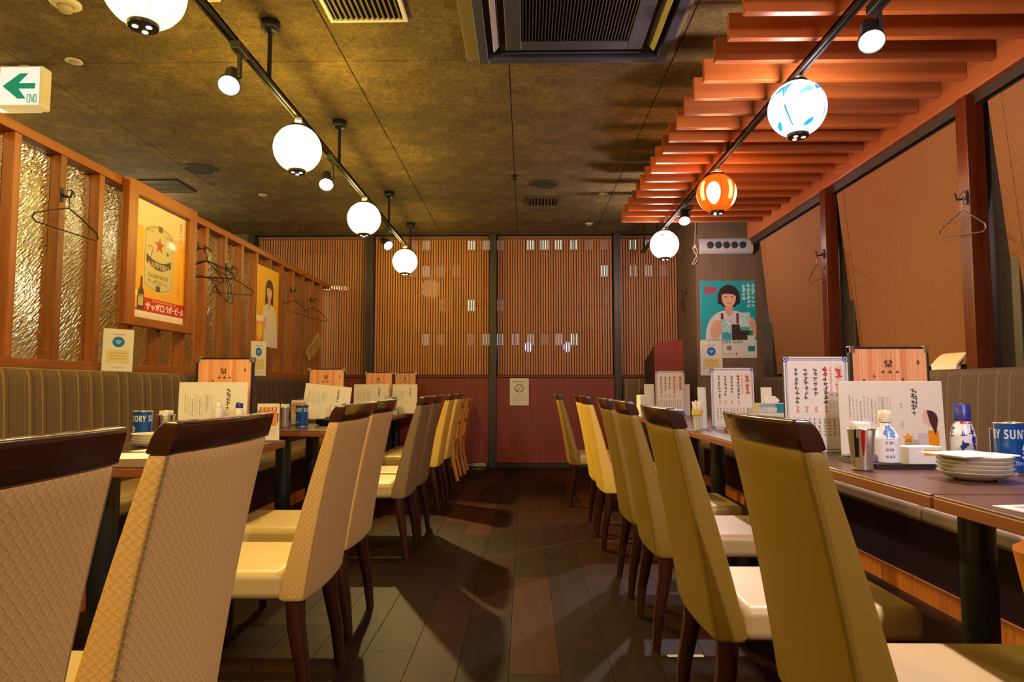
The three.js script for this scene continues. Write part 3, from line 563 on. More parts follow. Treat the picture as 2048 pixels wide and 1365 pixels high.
for (const [d, y, l] of [[5.35, 1.9, 'white wall lamp added in the passage to glint through the hammered pane at the left edge'], [7.0, 2.55, 'white wall lamp added in the passage to glint through the pane left of the beer poster']]) {  // invented wall lamps: their glow makes the glints behind the glass
  const t = thing('added_wall_lamp', l, 'added wall lamp', [-4.2, y, -d]);
  part('back_plate', bx(0, 0.012, -0.2, 0.2, -0.09, 0.09, 0.004), M.ivory, t); part('shade', lathe([[0, -0.17], [0.05, -0.17], [0.07, -0.15], [0.07, 0.15], [0.05, 0.17], [0, 0.17]], 24).translate(0.09, 0, 0), glow([0.95, 0.95, 0.88], 1.8), t); part('bracket', bx(0.01, 0.09, -0.012, 0.012, -0.012, 0.012), M.ivory, t);
  lightAt('addedSconce', [-4.11, y, -d], null, d < 6 ? 0.45 : 1);
}

// ---------------------------------------------------------------- things on the ceiling
{
  const t = thing('air_conditioner', 'dark square ceiling cassette air conditioner with a slatted grille', 'air conditioner', [0.29, CEIL, -3.515]);
  const h = 0.57, lo = -0.05;
  for (const [a, b, c, d] of [[-h - 0.075, -h, -h, h], [h, h + 0.03, -h, h]]) part('side_strip', bx(a, b, -0.025, 0, c, d, 0.004), M.ceilTrim ?? M.acFrame, t);
  part('panel', [bx(-h, -h + 0.06, lo, 0, -h, h, 0.008), bx(h - 0.06, h, lo, 0, -h, h, 0.008), bx(-h + 0.06, h - 0.06, lo, 0, -h, -h + 0.06, 0.008), bx(-h + 0.06, h - 0.06, lo, 0, h - 0.06, h, 0.008)], M.acFrame, t);
  const q = h - 0.17; part('inner_frame', [bx(-q, -q + 0.09, lo, 0, -q, q, 0.006), bx(q - 0.09, q, lo, 0, -q, q, 0.006), bx(-q + 0.09, q - 0.09, lo, 0, -q, -q + 0.09, 0.006), bx(-q + 0.09, q - 0.09, lo, 0, q - 0.09, q, 0.006)], M.acFrame, t);
  part('cavity', bx(-h + 0.02, h - 0.02, -0.008, -0.001, -h + 0.02, h - 0.02), M.dark, t);
  for (let k = 0; k < 34; k++) { const x = -q + 0.1 + k * (2 * q - 0.2) / 33; part('grille_slat', gsl, M.acGrille, t).position.x = x; }
  const lv = bx(-0.028, 0.028, -0.004, 0.004, -q, q, 0.003);
  for (const [x, z, ry, rz, m] of [[-h + 0.115, 0, 0, 0.9, M.acLouver], [h - 0.115, 0, 0, -0.9, M.acLouverYellow], [0, -h + 0.115, Math.PI / 2, 0.5, M.acFrame], [0, h - 0.115, Math.PI / 2, -0.5, M.acFrame]]) { const l = part('louver', lv, m, t); l.rotation.set(0, ry, 0); l.rotateZ(rz); l.position.set(x, lo + 0.012, z); }
}
function vent(label, x, d, w, l, n, along, edge, deep = 0.02) {
  const t = thing('ceiling_vent', label, 'vent', [x, CEIL, -d]);
  part('frame', [bx(-w / 2, -w / 2 + 0.022, -deep, 0, -l / 2, l / 2, 0.004), bx(w / 2 - 0.022, w / 2, -deep, 0, -l / 2, l / 2, 0.004), bx(-w / 2 + 0.022, w / 2 - 0.022, -deep, 0, -l / 2, -l / 2 + 0.022, 0.004), bx(-w / 2 + 0.022, w / 2 - 0.022, -deep, 0, l / 2 - 0.022, l / 2, 0.004)], edge, t);
  part('cavity', bx(-w / 2 + 0.02, w / 2 - 0.02, -0.004, -0.001, -l / 2 + 0.02, l / 2 - 0.02), M.dark, t);
  for (let k = 0; k < n; k++) { const f = (k + 0.5) / n - 0.5; const s = along ? bx(f * (w - 0.05) - 0.0035, f * (w - 0.05) + 0.0035, -deep + 0.003, -0.004, -l / 2 + 0.02, l / 2 - 0.02) : bx(-w / 2 + 0.02, w / 2 - 0.02, -deep + 0.003, -0.004, f * (l - 0.05) - 0.004, f * (l - 0.05) + 0.004); part('slat', s, M.ventSlat, t); }
}
vent('white-edged square ceiling vent with dark slats between the left track and the air conditioner', -0.86, 3.43, 0.43, 0.43, 13, true, M.white);
vent('small dark ceiling vent far down the aisle, just behind the round speaker', 0.2, 7.35, 0.34, 0.34, 8, true, M.vent);
vent('dark square ceiling vent beyond the glazed partition, left of the round speaker', -3.62, 6.72, 0.4, 0.42, 8, false, M.vent);
for (const [x, d, r, l] of [[0.195, 6.74, 0.14, 'round dark ceiling speaker far down the aisle'], [-3.03, 6.2, 0.145, 'round dark ceiling speaker above the end of the beer poster, beyond the partition']]) {
  const t = thing('ceiling_speaker', l, 'speaker', [x, CEIL, -d]); part('rim', lathe([[r - 0.014, -0.003], [r - 0.01, -0.012], [r, -0.01], [r + 0.004, 0], [r - 0.014, 0]], 40), M.vent, t); part('mesh_disc', lathe([[0, -0.008], [r * 0.7, -0.007], [r - 0.012, -0.003], [r - 0.012, 0], [0, 0]], 40), M.speaker, t);
}
for (const [x, d, r, h, l, n] of [[-2.82, 4.09, 0.05, 0.02, 'tiny cream ceiling sprinkler plate above the exit sign', 'sprinkler_plate'], [-2.43, 3.44, 0.075, 0.055, 'cream round smoke detector at the top edge of the picture, left of the big lantern', 'smoke_detector'], [-2.9, 3.3, 0.17, 0.05, 'wide cream ceiling disc in the top left corner of the picture', 'ceiling_dome'],
  [-2.78, 7.07, 0.045, 0.02, 'tiny cream ceiling sprinkler plate far back on the left, between the left spotlights', 'sprinkler_plate'], [0.832, 7.1, 0.05, 0.03, 'tiny cream ceiling detector left of the canopy, above the other one', 'sprinkler_plate'], [0.8, 8.4, 0.05, 0.03, 'tiny cream ceiling detector by the far wall, at the end of the canopy', 'sprinkler_plate']]) {
  const t = thing(n, l, n === 'smoke_detector' ? 'smoke detector' : n === 'ceiling_dome' ? 'ceiling fitting' : 'sprinkler', [x, CEIL, -d]);
  part('plate', lathe([[0, -h * 0.5], [r * 0.8, -h * 0.5], [r, -h * 0.3], [r, 0], [0, 0]], 32), M.ivory, t); part('centre', lathe([[0, -h], [r * 0.4, -h], [r * 0.55, -h * 0.5], [0, -h * 0.5]], 24), n === 'ceiling_dome' ? M.ivory : M.ivoryDark, t);
}
{
  const t = thing('alarm_box', 'small cream box on the ceiling just right of the left track at the top edge', 'alarm', [-1.64, CEIL, -3.35]); part('body', bx(-0.06, 0.06, -0.035, 0, -0.06, 0.06, 0.012), M.ivory, t); part('base_plate', bx(-0.066, 0.066, -0.008, 0, -0.066, 0.066, 0.003), M.ivoryDark, t);
  const sp = thing('fire_sprinkler', 'small black sprinkler head on the ceiling seam left of the round speaker', 'sprinkler', [-0.097, CEIL, -6.47]); part('flange', lathe([[0, -0.006], [0.03, -0.006], [0.036, 0], [0, 0]], 24), M.black, sp); part('nozzle', lathe([[0, -0.045], [0.02, -0.045], [0.022, -0.04], [0.008, -0.03], [0.01, -0.006], [0, -0.006]], 20), M.black, sp);
  const e = thing('exit_sign', 'white box sign with a green arrow hanging from the ceiling at the left edge', 'sign', [-3.178, 2.933, -4.16]);
  part('case', bx(-0.14, 0.14, -0.135, 0.135, -0.05, 0.04, 0.012), std({ color: rgb(0.6, 0.5, 0.25), roughness: 0.5, emissive: rgb(1, 0.78, 0.3), emissiveIntensity: 0.25 }), e);
  part('neck', bx(-0.03, 0.03, 0.13, 0.147, -0.02, 0.02), M.ivory, e);
  const map = canvasTex(256, 256, (g, w, h) => { g.fillStyle = '#fbf8ef'; g.fillRect(0, 0, w, h); g.fillStyle = '#0a8a6a'; g.beginPath(); g.moveTo(18, 128); g.lineTo(128, 42); g.lineTo(182, 42); g.lineTo(122, 108); g.lineTo(228, 108); g.lineTo(228, 146); g.lineTo(122, 146); g.lineTo(170, 214); g.lineTo(118, 214); g.closePath(); g.fill();
    g.strokeStyle = '#0a8a6a'; g.lineWidth = 5; g.strokeRect(180, 186, 18, 52); g.strokeRect(224, 186, 14, 52); g.beginPath(); g.moveTo(202, 190); g.lineTo(218, 234); g.moveTo(206, 236); g.lineTo(222, 190); g.stroke(); });
  part('face', bx(-0.128, 0.128, -0.123, 0.123, 0.038, 0.0415), M.white, e);
  part('print', new THREE.PlaneGeometry(0.254, 0.244).translate(0, 0, 0.0425), glow([1, 1, 1], 0.75, map), e);
}

// ---------------------------------------------------------------- writing and print
const KANA = {
  'サ': [[5, 35, 95, 35], [30, 10, 30, 62], [70, 10, 70, 55, 35, 95]], 'ッ': [[22, 48, 34, 66], [46, 42, 55, 60], [80, 44, 74, 66, 40, 95]],
  'ポ': [[10, 36, 85, 36], [48, 10, 48, 95], [28, 55, 12, 85], [68, 55, 85, 85], [84, 8, 96, 14, 90, 24, 80, 20, 84, 8]], 'ロ': [[14, 18, 86, 18, 86, 88, 14, 88, 14, 18]],
  'ラ': [[25, 14, 78, 14], [12, 40, 88, 40, 76, 70, 38, 95]], 'ガ': [[10, 36, 78, 36, 72, 90, 58, 84], [44, 12, 42, 45, 14, 92], [80, 6, 87, 22], [93, 3, 100, 18]],
  'ー': [[8, 50, 92, 50]], 'ビ': [[25, 14, 25, 80, 40, 90, 86, 88], [78, 34, 28, 52], [80, 4, 86, 18], [93, 2, 99, 16]], 'ル': [[30, 18, 30, 55, 8, 92], [58, 12, 58, 90, 96, 58]],
  '生': [[30, 8, 14, 36], [20, 30, 86, 30], [50, 8, 50, 92], [22, 60, 80, 60], [8, 92, 92, 92]], '翠': [[10, 12, 42, 12, 40, 40], [16, 22, 28, 28], [14, 38, 36, 30], [56, 12, 90, 12, 88, 40], [62, 22, 74, 28], [60, 38, 84, 30], [10, 52, 90, 52], [30, 56, 18, 70], [70, 56, 84, 70], [14, 76, 86, 76], [50, 44, 50, 98]],
  '禁': [[10, 25, 42, 25], [26, 8, 26, 50], [26, 28, 10, 46], [58, 25, 92, 25], [74, 8, 74, 50], [74, 28, 92, 46], [30, 58, 70, 58], [14, 72, 86, 72], [50, 72, 50, 96], [30, 80, 20, 92], [70, 80, 80, 92]],
  '新': [[25, 6, 25, 18], [8, 20, 44, 20], [16, 26, 20, 38], [36, 26, 32, 38], [6, 42, 46, 42], [26, 42, 26, 96], [8, 62, 44, 62], [26, 64, 8, 84], [84, 8, 58, 18, 58, 60, 50, 94], [58, 42, 94, 42], [78, 42, 78, 96]],
};
function kana(g, s, x, y, size, col, lw, vertical = false, sx = 1) {
  g.strokeStyle = col; g.lineWidth = lw; g.lineCap = 'round'; g.lineJoin = 'round';
  [...s].forEach((c, i) => { const ox = x + (vertical ? 0 : i * size * sx * 1.04), oy = y + (vertical ? i * size * 1.05 : 0); for (const st of KANA[c] ?? []) { g.beginPath(); for (let k = 0; k < st.length; k += 2) g[k ? 'lineTo' : 'moveTo'](ox + st[k] / 100 * size * sx, oy + st[k + 1] / 100 * size); g.stroke(); } });
}
// small brushed characters, too blurred in the photograph to read
function brush(g, x, y, n, size, col, lw, gap = 1.06) {
  g.strokeStyle = col; g.lineWidth = lw; g.lineCap = 'round';
  for (let i = 0; i < n; i++) for (let k = 0; k < 4; k++) { const cx = x + rr(-0.25, 0.25) * size, cy = y + i * size * gap + rr(-0.3, 0.3) * size, a = k % 2 ? rr(-0.3, 0.2) : rr(1.2, 1.9), l = size * rr(0.25, 0.42); g.beginPath(); g.moveTo(cx - Math.cos(a) * l, cy - Math.sin(a) * l); g.lineTo(cx + Math.cos(a) * l, cy + Math.sin(a) * l); g.stroke(); }
}
const lines = (g, x, y, w, n, gap, col, lw) => { g.strokeStyle = col; g.lineWidth = lw; g.lineCap = 'butt'; for (let i = 0; i < n; i++) { let p = x; while (p < x + w) { const q = Math.min(x + w, p + rr(5, 14)); g.beginPath(); g.moveTo(p, y + i * gap); g.lineTo(q, y + i * gap); g.stroke(); p = q + rr(2, 4); } } };
const printMat = (map, o = {}) => phys({ map, roughness: 0.55, color: rgb(0.82, 0.82, 0.82), ...o });

const beerPoster = canvasTex(520, 660, (g, w, h) => {
  const q = g.createLinearGradient(0, 0, 0, h); q.addColorStop(0, '#efe0b8'); q.addColorStop(0.22, '#f2dca4'); q.addColorStop(0.26, '#f8bb22'); q.addColorStop(0.8, '#f6b214'); g.fillStyle = q; g.fillRect(0, 0, w, h);
  g.fillStyle = '#e0b060'; g.fillRect(0, 150, 90, 14); g.fillRect(400, 190, 120, 20);
  // bottle label, large
  g.fillStyle = '#d9cb8e'; g.beginPath(); g.moveTo(110, 150); g.quadraticCurveTo(250, 70, 390, 150); g.quadraticCurveTo(408, 300, 392, 470); g.quadraticCurveTo(250, 540, 108, 470); g.quadraticCurveTo(92, 300, 110, 150); g.fill();
  g.strokeStyle = '#8a7448'; g.lineWidth = 4; g.beginPath(); g.moveTo(122, 158); g.quadraticCurveTo(250, 88, 378, 158); g.quadraticCurveTo(394, 300, 380, 458); g.quadraticCurveTo(250, 522, 120, 458); g.quadraticCurveTo(106, 300, 122, 158); g.stroke();
  g.fillStyle = '#6b4a2c'; g.fillRect(236, 112, 40, 34); g.fillRect(226, 460, 44, 34);
  const star = (x, y, r, col) => { g.fillStyle = col; g.beginPath(); for (let i = 0; i < 10; i++) { const a = -Math.PI / 2 + i * Math.PI / 5, k = i % 2 ? r * 0.4 : r; g[i ? 'lineTo' : 'moveTo'](x + k * Math.cos(a), y + k * Math.sin(a)); } g.fill(); };
  star(252, 226, 52, '#c2432c'); g.strokeStyle = '#8a7448'; g.lineWidth = 6; g.beginPath(); g.arc(165, 260, 20, 3.4, 6.6); g.quadraticCurveTo(176, 290, 166, 306); g.stroke(); g.fillStyle = '#5f7f86'; g.beginPath(); g.arc(332, 260, 12, 0, 7); g.fill();
  g.fillStyle = '#4a3526'; g.beginPath(); g.moveTo(130, 290); g.quadraticCurveTo(250, 356, 370, 296); g.lineTo(370, 340); g.quadraticCurveTo(250, 402, 130, 336); g.fill();
  g.fillStyle = '#e8d89a'; g.font = 'bold 42px serif'; g.textAlign = 'center'; g.fillText('SAPPORO', 250, 360); g.fillStyle = '#5a4430'; g.font = 'bold 30px serif'; g.fillText('LAGER BEER', 250, 418); kana(g, 'サッポロビール', 150, 428, 26, '#5a4430', 2.6);
  g.font = '15px serif'; g.fillText('SINCE 1877', 160, 160); g.fillText('BREWERS', 345, 170);
  // bottle and glass
  g.fillStyle = '#4e2a12'; g.beginPath(); g.moveTo(84, 430); g.lineTo(102, 430); g.lineTo(104, 486); g.quadraticCurveTo(122, 505, 120, 540); g.lineTo(120, 610); g.lineTo(62, 610); g.lineTo(62, 540); g.quadraticCurveTo(64, 505, 82, 486); g.fill(); g.fillStyle = '#cdbb7c'; g.fillRect(66, 530, 50, 60);
  g.fillStyle = '#c81e22'; g.fillRect(0, 540, w, 78); g.fillStyle = '#f4c23a'; g.fillRect(18, 530, 40, 76); g.fillStyle = '#fff6dc'; g.fillRect(18, 512, 40, 26); g.fillStyle = '#4e2a12'; g.fillRect(62, 536, 58, 76); g.fillStyle = '#cdbb7c'; g.fillRect(68, 540, 46, 50);
  g.fillStyle = '#f2c7a0'; g.font = 'bold 15px sans-serif'; g.fillText('SAPPORO LAGER BEER SINCE 1877', 320, 556); kana(g, 'サッポロ', 138, 562, 44, '#fff8ec', 7); kana(g, 'ラガービール', 330, 562, 44, '#fff8ec', 7, false, 0.7);
  g.fillStyle = '#f3eddb'; g.fillRect(0, 618, w, 42); g.fillStyle = '#e2a92a'; g.beginPath(); g.arc(26, 638, 9, 0, 7); g.fill(); lines(g, 50, 640, 440, 2, 9, '#b9b09a', 2);
  kana(g, '生ビール', 452, 40, 30, '#c8604a', 3.5, true); kana(g, 'ラガー', 440, 430, 28, '#c8741a', 3, true);
});
function figure(g, o) {  // plain printed figure of a smiling woman
  g.fillStyle = o.hair; g.beginPath(); g.ellipse(o.x, o.y, o.r * 1.42, o.r * 1.5, 0, 0, 7); g.fill(); if (o.long) { g.beginPath(); g.moveTo(o.x - o.r * 1.35, o.y); g.quadraticCurveTo(o.x - o.r * 1.7, o.y + o.r * 3, o.x - o.r * 0.9, o.y + o.r * 4.2); g.lineTo(o.x + o.r * 0.9, o.y + o.r * 4.6); g.quadraticCurveTo(o.x + o.r * 1.7, o.y + o.r * 2, o.x + o.r * 1.3, o.y); g.fill(); } else g.fillRect(o.x - o.r * 1.42, o.y, o.r * 2.84, o.r * 0.95);
  g.fillStyle = o.shirt; g.beginPath(); g.moveTo(o.x - o.r * 3.1, o.base); g.quadraticCurveTo(o.x - o.r * 3, o.y + o.r * 2.3, o.x - o.r * 0.8, o.y + o.r * 1.8); g.lineTo(o.x + o.r * 0.8, o.y + o.r * 1.8); g.quadraticCurveTo(o.x + o.r * 3, o.y + o.r * 2.2, o.x + o.r * 3.1, o.base); g.fill();
  g.fillStyle = '#e3a98a'; g.fillRect(o.x - o.r * 0.5, o.y + o.r * 0.6, o.r, o.r * 1.5); g.beginPath(); g.moveTo(o.x - o.r * 0.5, o.y + o.r * 2); g.lineTo(o.x, o.y + o.r * 2.6); g.lineTo(o.x + o.r * 0.5, o.y + o.r * 2); g.fill();
  g.fillStyle = '#f0bd9d'; g.beginPath(); g.ellipse(o.x, o.y + o.r * 0.15, o.r * 0.92, o.r * 1.15, 0, 0, 7); g.fill();
  g.fillStyle = o.hair; g.beginPath(); g.moveTo(o.x - o.r, o.y + o.r * 0.1); g.quadraticCurveTo(o.x - o.r * 0.9, o.y - o.r * 0.5, o.x - o.r * 0.1, o.y - o.r * 0.35); g.quadraticCurveTo(o.x + o.r * 0.7, o.y - o.r * 0.4, o.x + o.r, o.y + o.r * 0.1); g.lineTo(o.x + o.r * 0.95, o.y - o.r * 1.1); g.lineTo(o.x - o.r * 0.95, o.y - o.r * 1.1); g.fill();
  g.strokeStyle = '#5a3328'; g.lineWidth = o.r * 0.08; for (const s of [-1, 1]) { g.beginPath(); g.arc(o.x + s * o.r * 0.4, o.y + o.r * 0.12, o.r * 0.16, 3.4, 6); g.stroke(); }
  g.fillStyle = '#b4413c'; g.beginPath(); g.ellipse(o.x, o.y + o.r * 0.66, o.r * 0.4, o.r * 0.2, 0, 0, Math.PI); g.fill(); g.fillStyle = '#fff'; g.fillRect(o.x - o.r * 0.32, o.y + o.r * 0.66, o.r * 0.64, o.r * 0.08);
}
const yellowPoster = canvasTex(300, 420, (g, w, h) => {
  g.fillStyle = '#f7b90c'; g.fillRect(0, 0, w, h); figure(g, { x: 170, y: 118, r: 40, hair: '#3c2a1a', shirt: '#eadfd2', base: 420, long: true });
  g.fillStyle = '#f08c14'; g.fillRect(0, 285, 100, 110); g.fillStyle = '#ffd43a'; g.beginPath(); g.ellipse(48, 340, 34, 46, 0, 0, 7); g.fill(); g.fillStyle = '#fff3d8'; g.fillRect(4, 262, 96, 30); g.fillStyle = '#e9b090'; g.beginPath(); g.ellipse(110, 300, 22, 40, 0.4, 0, 7); g.fill();
});
const ginPoster = canvasTex(330, 450, (g, w, h) => {
  g.fillStyle = '#13aebc'; g.fillRect(0, 0, w, h); kana(g, '翠', 18, 26, 60, '#d2214a', 6); kana(g, '新', 66, 34, 40, '#d2214a', 5);
  figure(g, { x: 170, y: 92, r: 46, hair: '#34202a', shirt: '#e2dfea', base: 345 });
  g.fillStyle = '#43302a'; g.fillRect(130, 255, 160, 90); g.fillStyle = '#7a2a34'; g.fillRect(120, 190, 16, 50); g.fillRect(212, 190, 14, 60);
  g.fillStyle = '#a8dbe6'; g.fillRect(122, 225, 62, 118); g.fillStyle = '#38b4cc'; g.fillRect(126, 300, 54, 40); g.fillStyle = '#c9ecf2'; g.fillRect(232, 185, 62, 90); g.fillStyle = '#49bccf'; g.fillRect(236, 270, 54, 20); g.fillStyle = '#f2fbfc'; for (let i = 0; i < 14; i++) g.fillRect(rr(124, 170), rr(228, 300), 10, 8); for (let i = 0; i < 10; i++) g.fillRect(rr(234, 280), rr(188, 262), 10, 8);
  g.fillStyle = '#e6b394'; g.beginPath(); g.ellipse(92, 285, 34, 58, 0.2, 0, 7); g.fill(); g.beginPath(); g.ellipse(312, 270, 20, 60, -0.2, 0, 7); g.fill();
  for (const [x, s] of [[248, '生ビール'], [276, 'ラガービール'], [304, 'サロン']]) kana(g, s.slice(0, 5), x, 22, 22, '#e8fbfc', 3, true);
  brush(g, 258, 30, 4, 22, '#e8fbfc', 3); brush(g, 286, 26, 6, 22, '#e8fbfc', 3); brush(g, 312, 26, 6, 22, '#e8fbfc', 3);
  g.fillStyle = '#edeae6'; g.fillRect(0, 345, w, 105); g.fillStyle = '#1d8fa0'; g.font = 'bold 30px serif'; g.textAlign = 'center'; g.fillText('SUNTORY GIN', 140, 366); kana(g, '翠', 150, 378, 32, '#2a2a2a', 3); lines(g, 122, 424, 70, 2, 9, '#8a8a8a', 2); g.fillStyle = '#c6323a'; g.fillRect(204, 420, 8, 14);
  g.fillStyle = '#e8f4f4'; g.fillRect(276, 318, 42, 116); g.fillStyle = '#dff0f0'; g.fillRect(288, 286, 20, 40); g.fillStyle = '#159aa0'; g.fillRect(288, 290, 20, 30); g.fillRect(278, 380, 40, 32);
});
const wifiCard = canvasTex(120, 190, (g, w, h) => { g.fillStyle = '#f2efe4'; g.fillRect(0, 0, w, h); lines(g, 36, 24, 50, 1, 8, '#a8a8a0', 5); g.fillStyle = '#1a78d2'; g.beginPath(); g.arc(60, 58, 24, 0, 7); g.fill(); g.strokeStyle = '#bfe0fa'; g.lineWidth = 3.5; for (const r of [6, 12, 18]) { g.beginPath(); g.arc(60, 70, r, 3.93, 5.5); g.stroke(); } g.fillStyle = '#f0dc98'; g.fillRect(14, 94, 92, 60); lines(g, 30, 108, 66, 3, 13, '#a89a70', 3); lines(g, 40, 172, 44, 1, 8, '#b0b0a8', 4); });
const noticeMap = canvasTex(140, 220, (g, w, h) => { g.fillStyle = '#efe6cc'; g.fillRect(0, 0, w, h); lines(g, 22, 28, 96, 1, 8, '#a09068', 9); g.strokeStyle = '#4a4436'; g.lineWidth = 6; g.beginPath(); g.arc(70, 82, 30, 0, 7); g.stroke(); g.beginPath(); g.moveTo(52, 104); g.lineTo(90, 62); g.stroke(); g.lineWidth = 4; g.beginPath(); g.moveTo(56, 78); g.lineTo(86, 84); g.stroke(); g.fillStyle = 'rgba(214,222,224,0.75)'; g.fillRect(0, 66, w, 18); g.fillStyle = 'rgba(225,228,220,0.8)'; g.fillRect(110, 4, 22, 26); lines(g, 24, 138, 92, 4, 15, '#bfae88', 5); });
const woodMenu = canvasTex(210, 300, (g, w, h) => { for (let i = 0; i < 11; i++) { const t = rnd(); g.fillStyle = `rgb(${226 + 22 * t},${140 + 50 * t},${96 + 44 * t})`; g.fillRect(i * 19.1, 0, 20, h); g.strokeStyle = 'rgba(190,90,50,0.35)'; g.lineWidth = 1.5; for (let k = 0; k < 3; k++) { const x = i * 19.1 + rr(2, 18); g.beginPath(); g.moveTo(x, 0); g.quadraticCurveTo(x + rr(-5, 5), h / 2, x, h); g.stroke(); } } kana(g, '禁', 88, 30, 26, '#4e3428', 3); brush(g, 105, 68, 1, 12, '#4e3428', 2); for (const x of [84, 126]) brush(g, x, 68, 1, 10, '#4e3428', 2); brush(g, 60, 80, 1, 12, '#7a4a38', 2); g.fillStyle = '#8a4a30'; for (const [x, y] of [[30, 96], [140, 92], [186, 40]]) { g.beginPath(); g.ellipse(x, y, 4, 7, 0, 0, 7); g.fill(); } });
const borderMenu = canvasTex(260, 370, (g, w, h) => {
  g.fillStyle = '#eeeae4'; g.fillRect(0, 0, w, h); g.strokeStyle = '#5560a0'; g.lineWidth = 3; g.strokeRect(8, 8, w - 16, h - 16); g.lineWidth = 1.5; g.strokeRect(14, 14, w - 28, h - 28); g.fillStyle = '#2e4fa8'; for (const [x, y] of [[8, 8], [w - 8, 8], [8, h - 8], [w - 8, h - 8]]) { g.beginPath(); g.arc(x, y, 13, 0, 7); g.fill(); g.fillStyle = '#eeeae4'; g.beginPath(); g.arc(x, y, 8, 0, 7); g.fill(); g.fillStyle = '#2e4fa8'; g.fillRect(x - 5, y - 5, 10, 10); }
  g.fillStyle = '#dcd6cc'; g.fillRect(208, 34, 30, 130); brush(g, 222, 52, 5, 24, '#d8302c', 5); brush(g, 190, 44, 10, 11, '#e08a84', 2.4);
  for (const [x, n] of [[166, 8], [126, 6], [88, 7], [50, 8]]) { brush(g, x, 52, n, 17, x === 166 ? '#3a2a2a' : '#4a4644', 3); brush(g, x, 198, 2, 14, '#d4807a', 2.6); } brush(g, 166, 50, 2, 17, '#d8302c', 4);
  for (let i = 0; i < 10; i++) brush(g, 36 + i * 20, 246, 6, 11, i === 7 ? '#d08078' : '#6a6662', 1.6); lines(g, 30, 344, 50, 1, 6, '#9a96a0', 3);
});
const creamMenu = canvasTex(420, 297, (g, w, h) => {
  g.fillStyle = '#efe8da'; g.fillRect(0, 0, w, h); for (let i = 0; i < 10; i++) { const x = 40 + i * 15; brush(g, x, 60 + (i % 4) * 8, 11, 8, i % 3 ? '#b0a898' : '#7a746a', 1.2); } for (let i = 0; i < 4; i++) brush(g, 170 + i * 12, 66, 10, 7, '#b8b0a2', 1.1);
  brush(g, 300, 34, 7, 15, '#2e2a28', 3); brush(g, 312, 44, 5, 14, '#3c3836', 2.4); brush(g, 250, 88, 3, 9, '#8a8680', 1.4); brush(g, 250, 168, 3, 9, '#8a8680', 1.4);
});
const photoMenu = canvasTex(420, 297, (g, w, h) => {
  g.drawImage(creamMenu.image, 0, 0); g.fillStyle = '#f7a71c'; g.beginPath(); for (let i = 0; i < 10; i++) { const a = -Math.PI / 2 + i * Math.PI / 5, k = i % 2 ? 13 : 24; g[i ? 'lineTo' : 'moveTo'](270 + k * Math.cos(a), 232 + k * Math.sin(a)); } g.fill();
  g.fillStyle = '#f29a16'; g.fillRect(352, 200, 44, 80); g.fillStyle = '#e8c8b0'; g.beginPath(); g.ellipse(360, 150, 26, 36, -0.3, 0, 7); g.fill(); g.fillStyle = '#4a2a22'; g.beginPath(); g.moveTo(352, 118); g.quadraticCurveTo(396, 116, 396, 160); g.lineTo(384, 220); g.lineTo(362, 168); g.fill(); g.fillStyle = '#d9ccd2'; g.fillRect(310, 210, 40, 70);
});
const orangeCard = canvasTex(160, 230, (g, w, h) => { g.fillStyle = '#f4e9df'; g.fillRect(0, 0, w, h); g.fillStyle = '#ef8f2c'; g.fillRect(18, 30, 124, 110); for (let i = 0; i < 9; i++) { g.fillStyle = i % 2 ? '#f7c24a' : '#d8643a'; g.fillRect(16 + i * 14.4, 20, 12, 26); } brush(g, 52, 70, 3, 20, '#c83a1c', 4); brush(g, 104, 70, 3, 20, '#c83a1c', 4); g.fillStyle = '#3a4c94'; g.fillRect(6, 40, 10, 60); g.fillRect(144, 60, 10, 60); lines(g, 24, 160, 110, 4, 14, '#b89a88', 4); });
const tissueMap = canvasTex(240, 100, (g, w, h) => { g.fillStyle = '#d8e2e2'; g.fillRect(0, 0, w, h); g.fillStyle = '#2c9db0'; g.fillRect(120, 0, 90, h); g.fillStyle = '#9cc6d0'; g.fillRect(0, 0, 120, 40); g.fillStyle = '#f4f2ea'; g.fillRect(60, 44, 70, 50); });
const sunCan = canvasTex(512, 200, (g, w, h) => { const q = g.createLinearGradient(0, 0, 0, h); q.addColorStop(0, '#0a56ac'); q.addColorStop(1, '#062c6c'); g.fillStyle = '#0a4fa4'; g.fillRect(0, 0, w, h); g.fillStyle = '#dfe6ee'; g.font = 'bold 52px sans-serif'; g.textAlign = 'left'; for (const x of [10, 266]) { g.fillText('SUNTORY', x, 62, 236); kana(g, '生', x + 92, 84, 56, '#f2f6fa', 9); g.font = 'italic 22px serif'; g.fillText('The draft beer', x + 50, 166, 150); g.font = 'bold 52px sans-serif'; } });
const flowerMap = canvasTex(256, 200, (g, w, h) => { g.fillStyle = '#e4e4ec'; g.fillRect(0, 0, w, h); for (let k = 0; k < 4; k++) { g.fillStyle = k % 2 ? '#5e8ccc' : '#8c6cc4'; for (let i = 0; i < 6; i++) { g.beginPath(); g.ellipse(36 + k * 64 + 14 * Math.cos(i), 150 - (k % 2) * 60 + 14 * Math.sin(i), 11, 8, i, 0, 7); g.fill(); } lines(g, 20 + k * 64, 60 + (k % 2) * 60, 26, 4, 8, '#8a8a94', 3); } });
const soyMap = canvasTex(256, 200, (g, w, h) => { g.fillStyle = '#dfe0e4'; g.fillRect(0, 0, w, h); for (let k = 0; k < 3; k++) { g.fillStyle = '#c83a40'; g.beginPath(); g.arc(40 + k * 86, 60, 16, 0, 7); g.fill(); brush(g, 74 + k * 86, 40, 5, 26, '#22388c', 6); brush(g, 40 + k * 86, 110, 3, 22, '#22388c', 4); } });
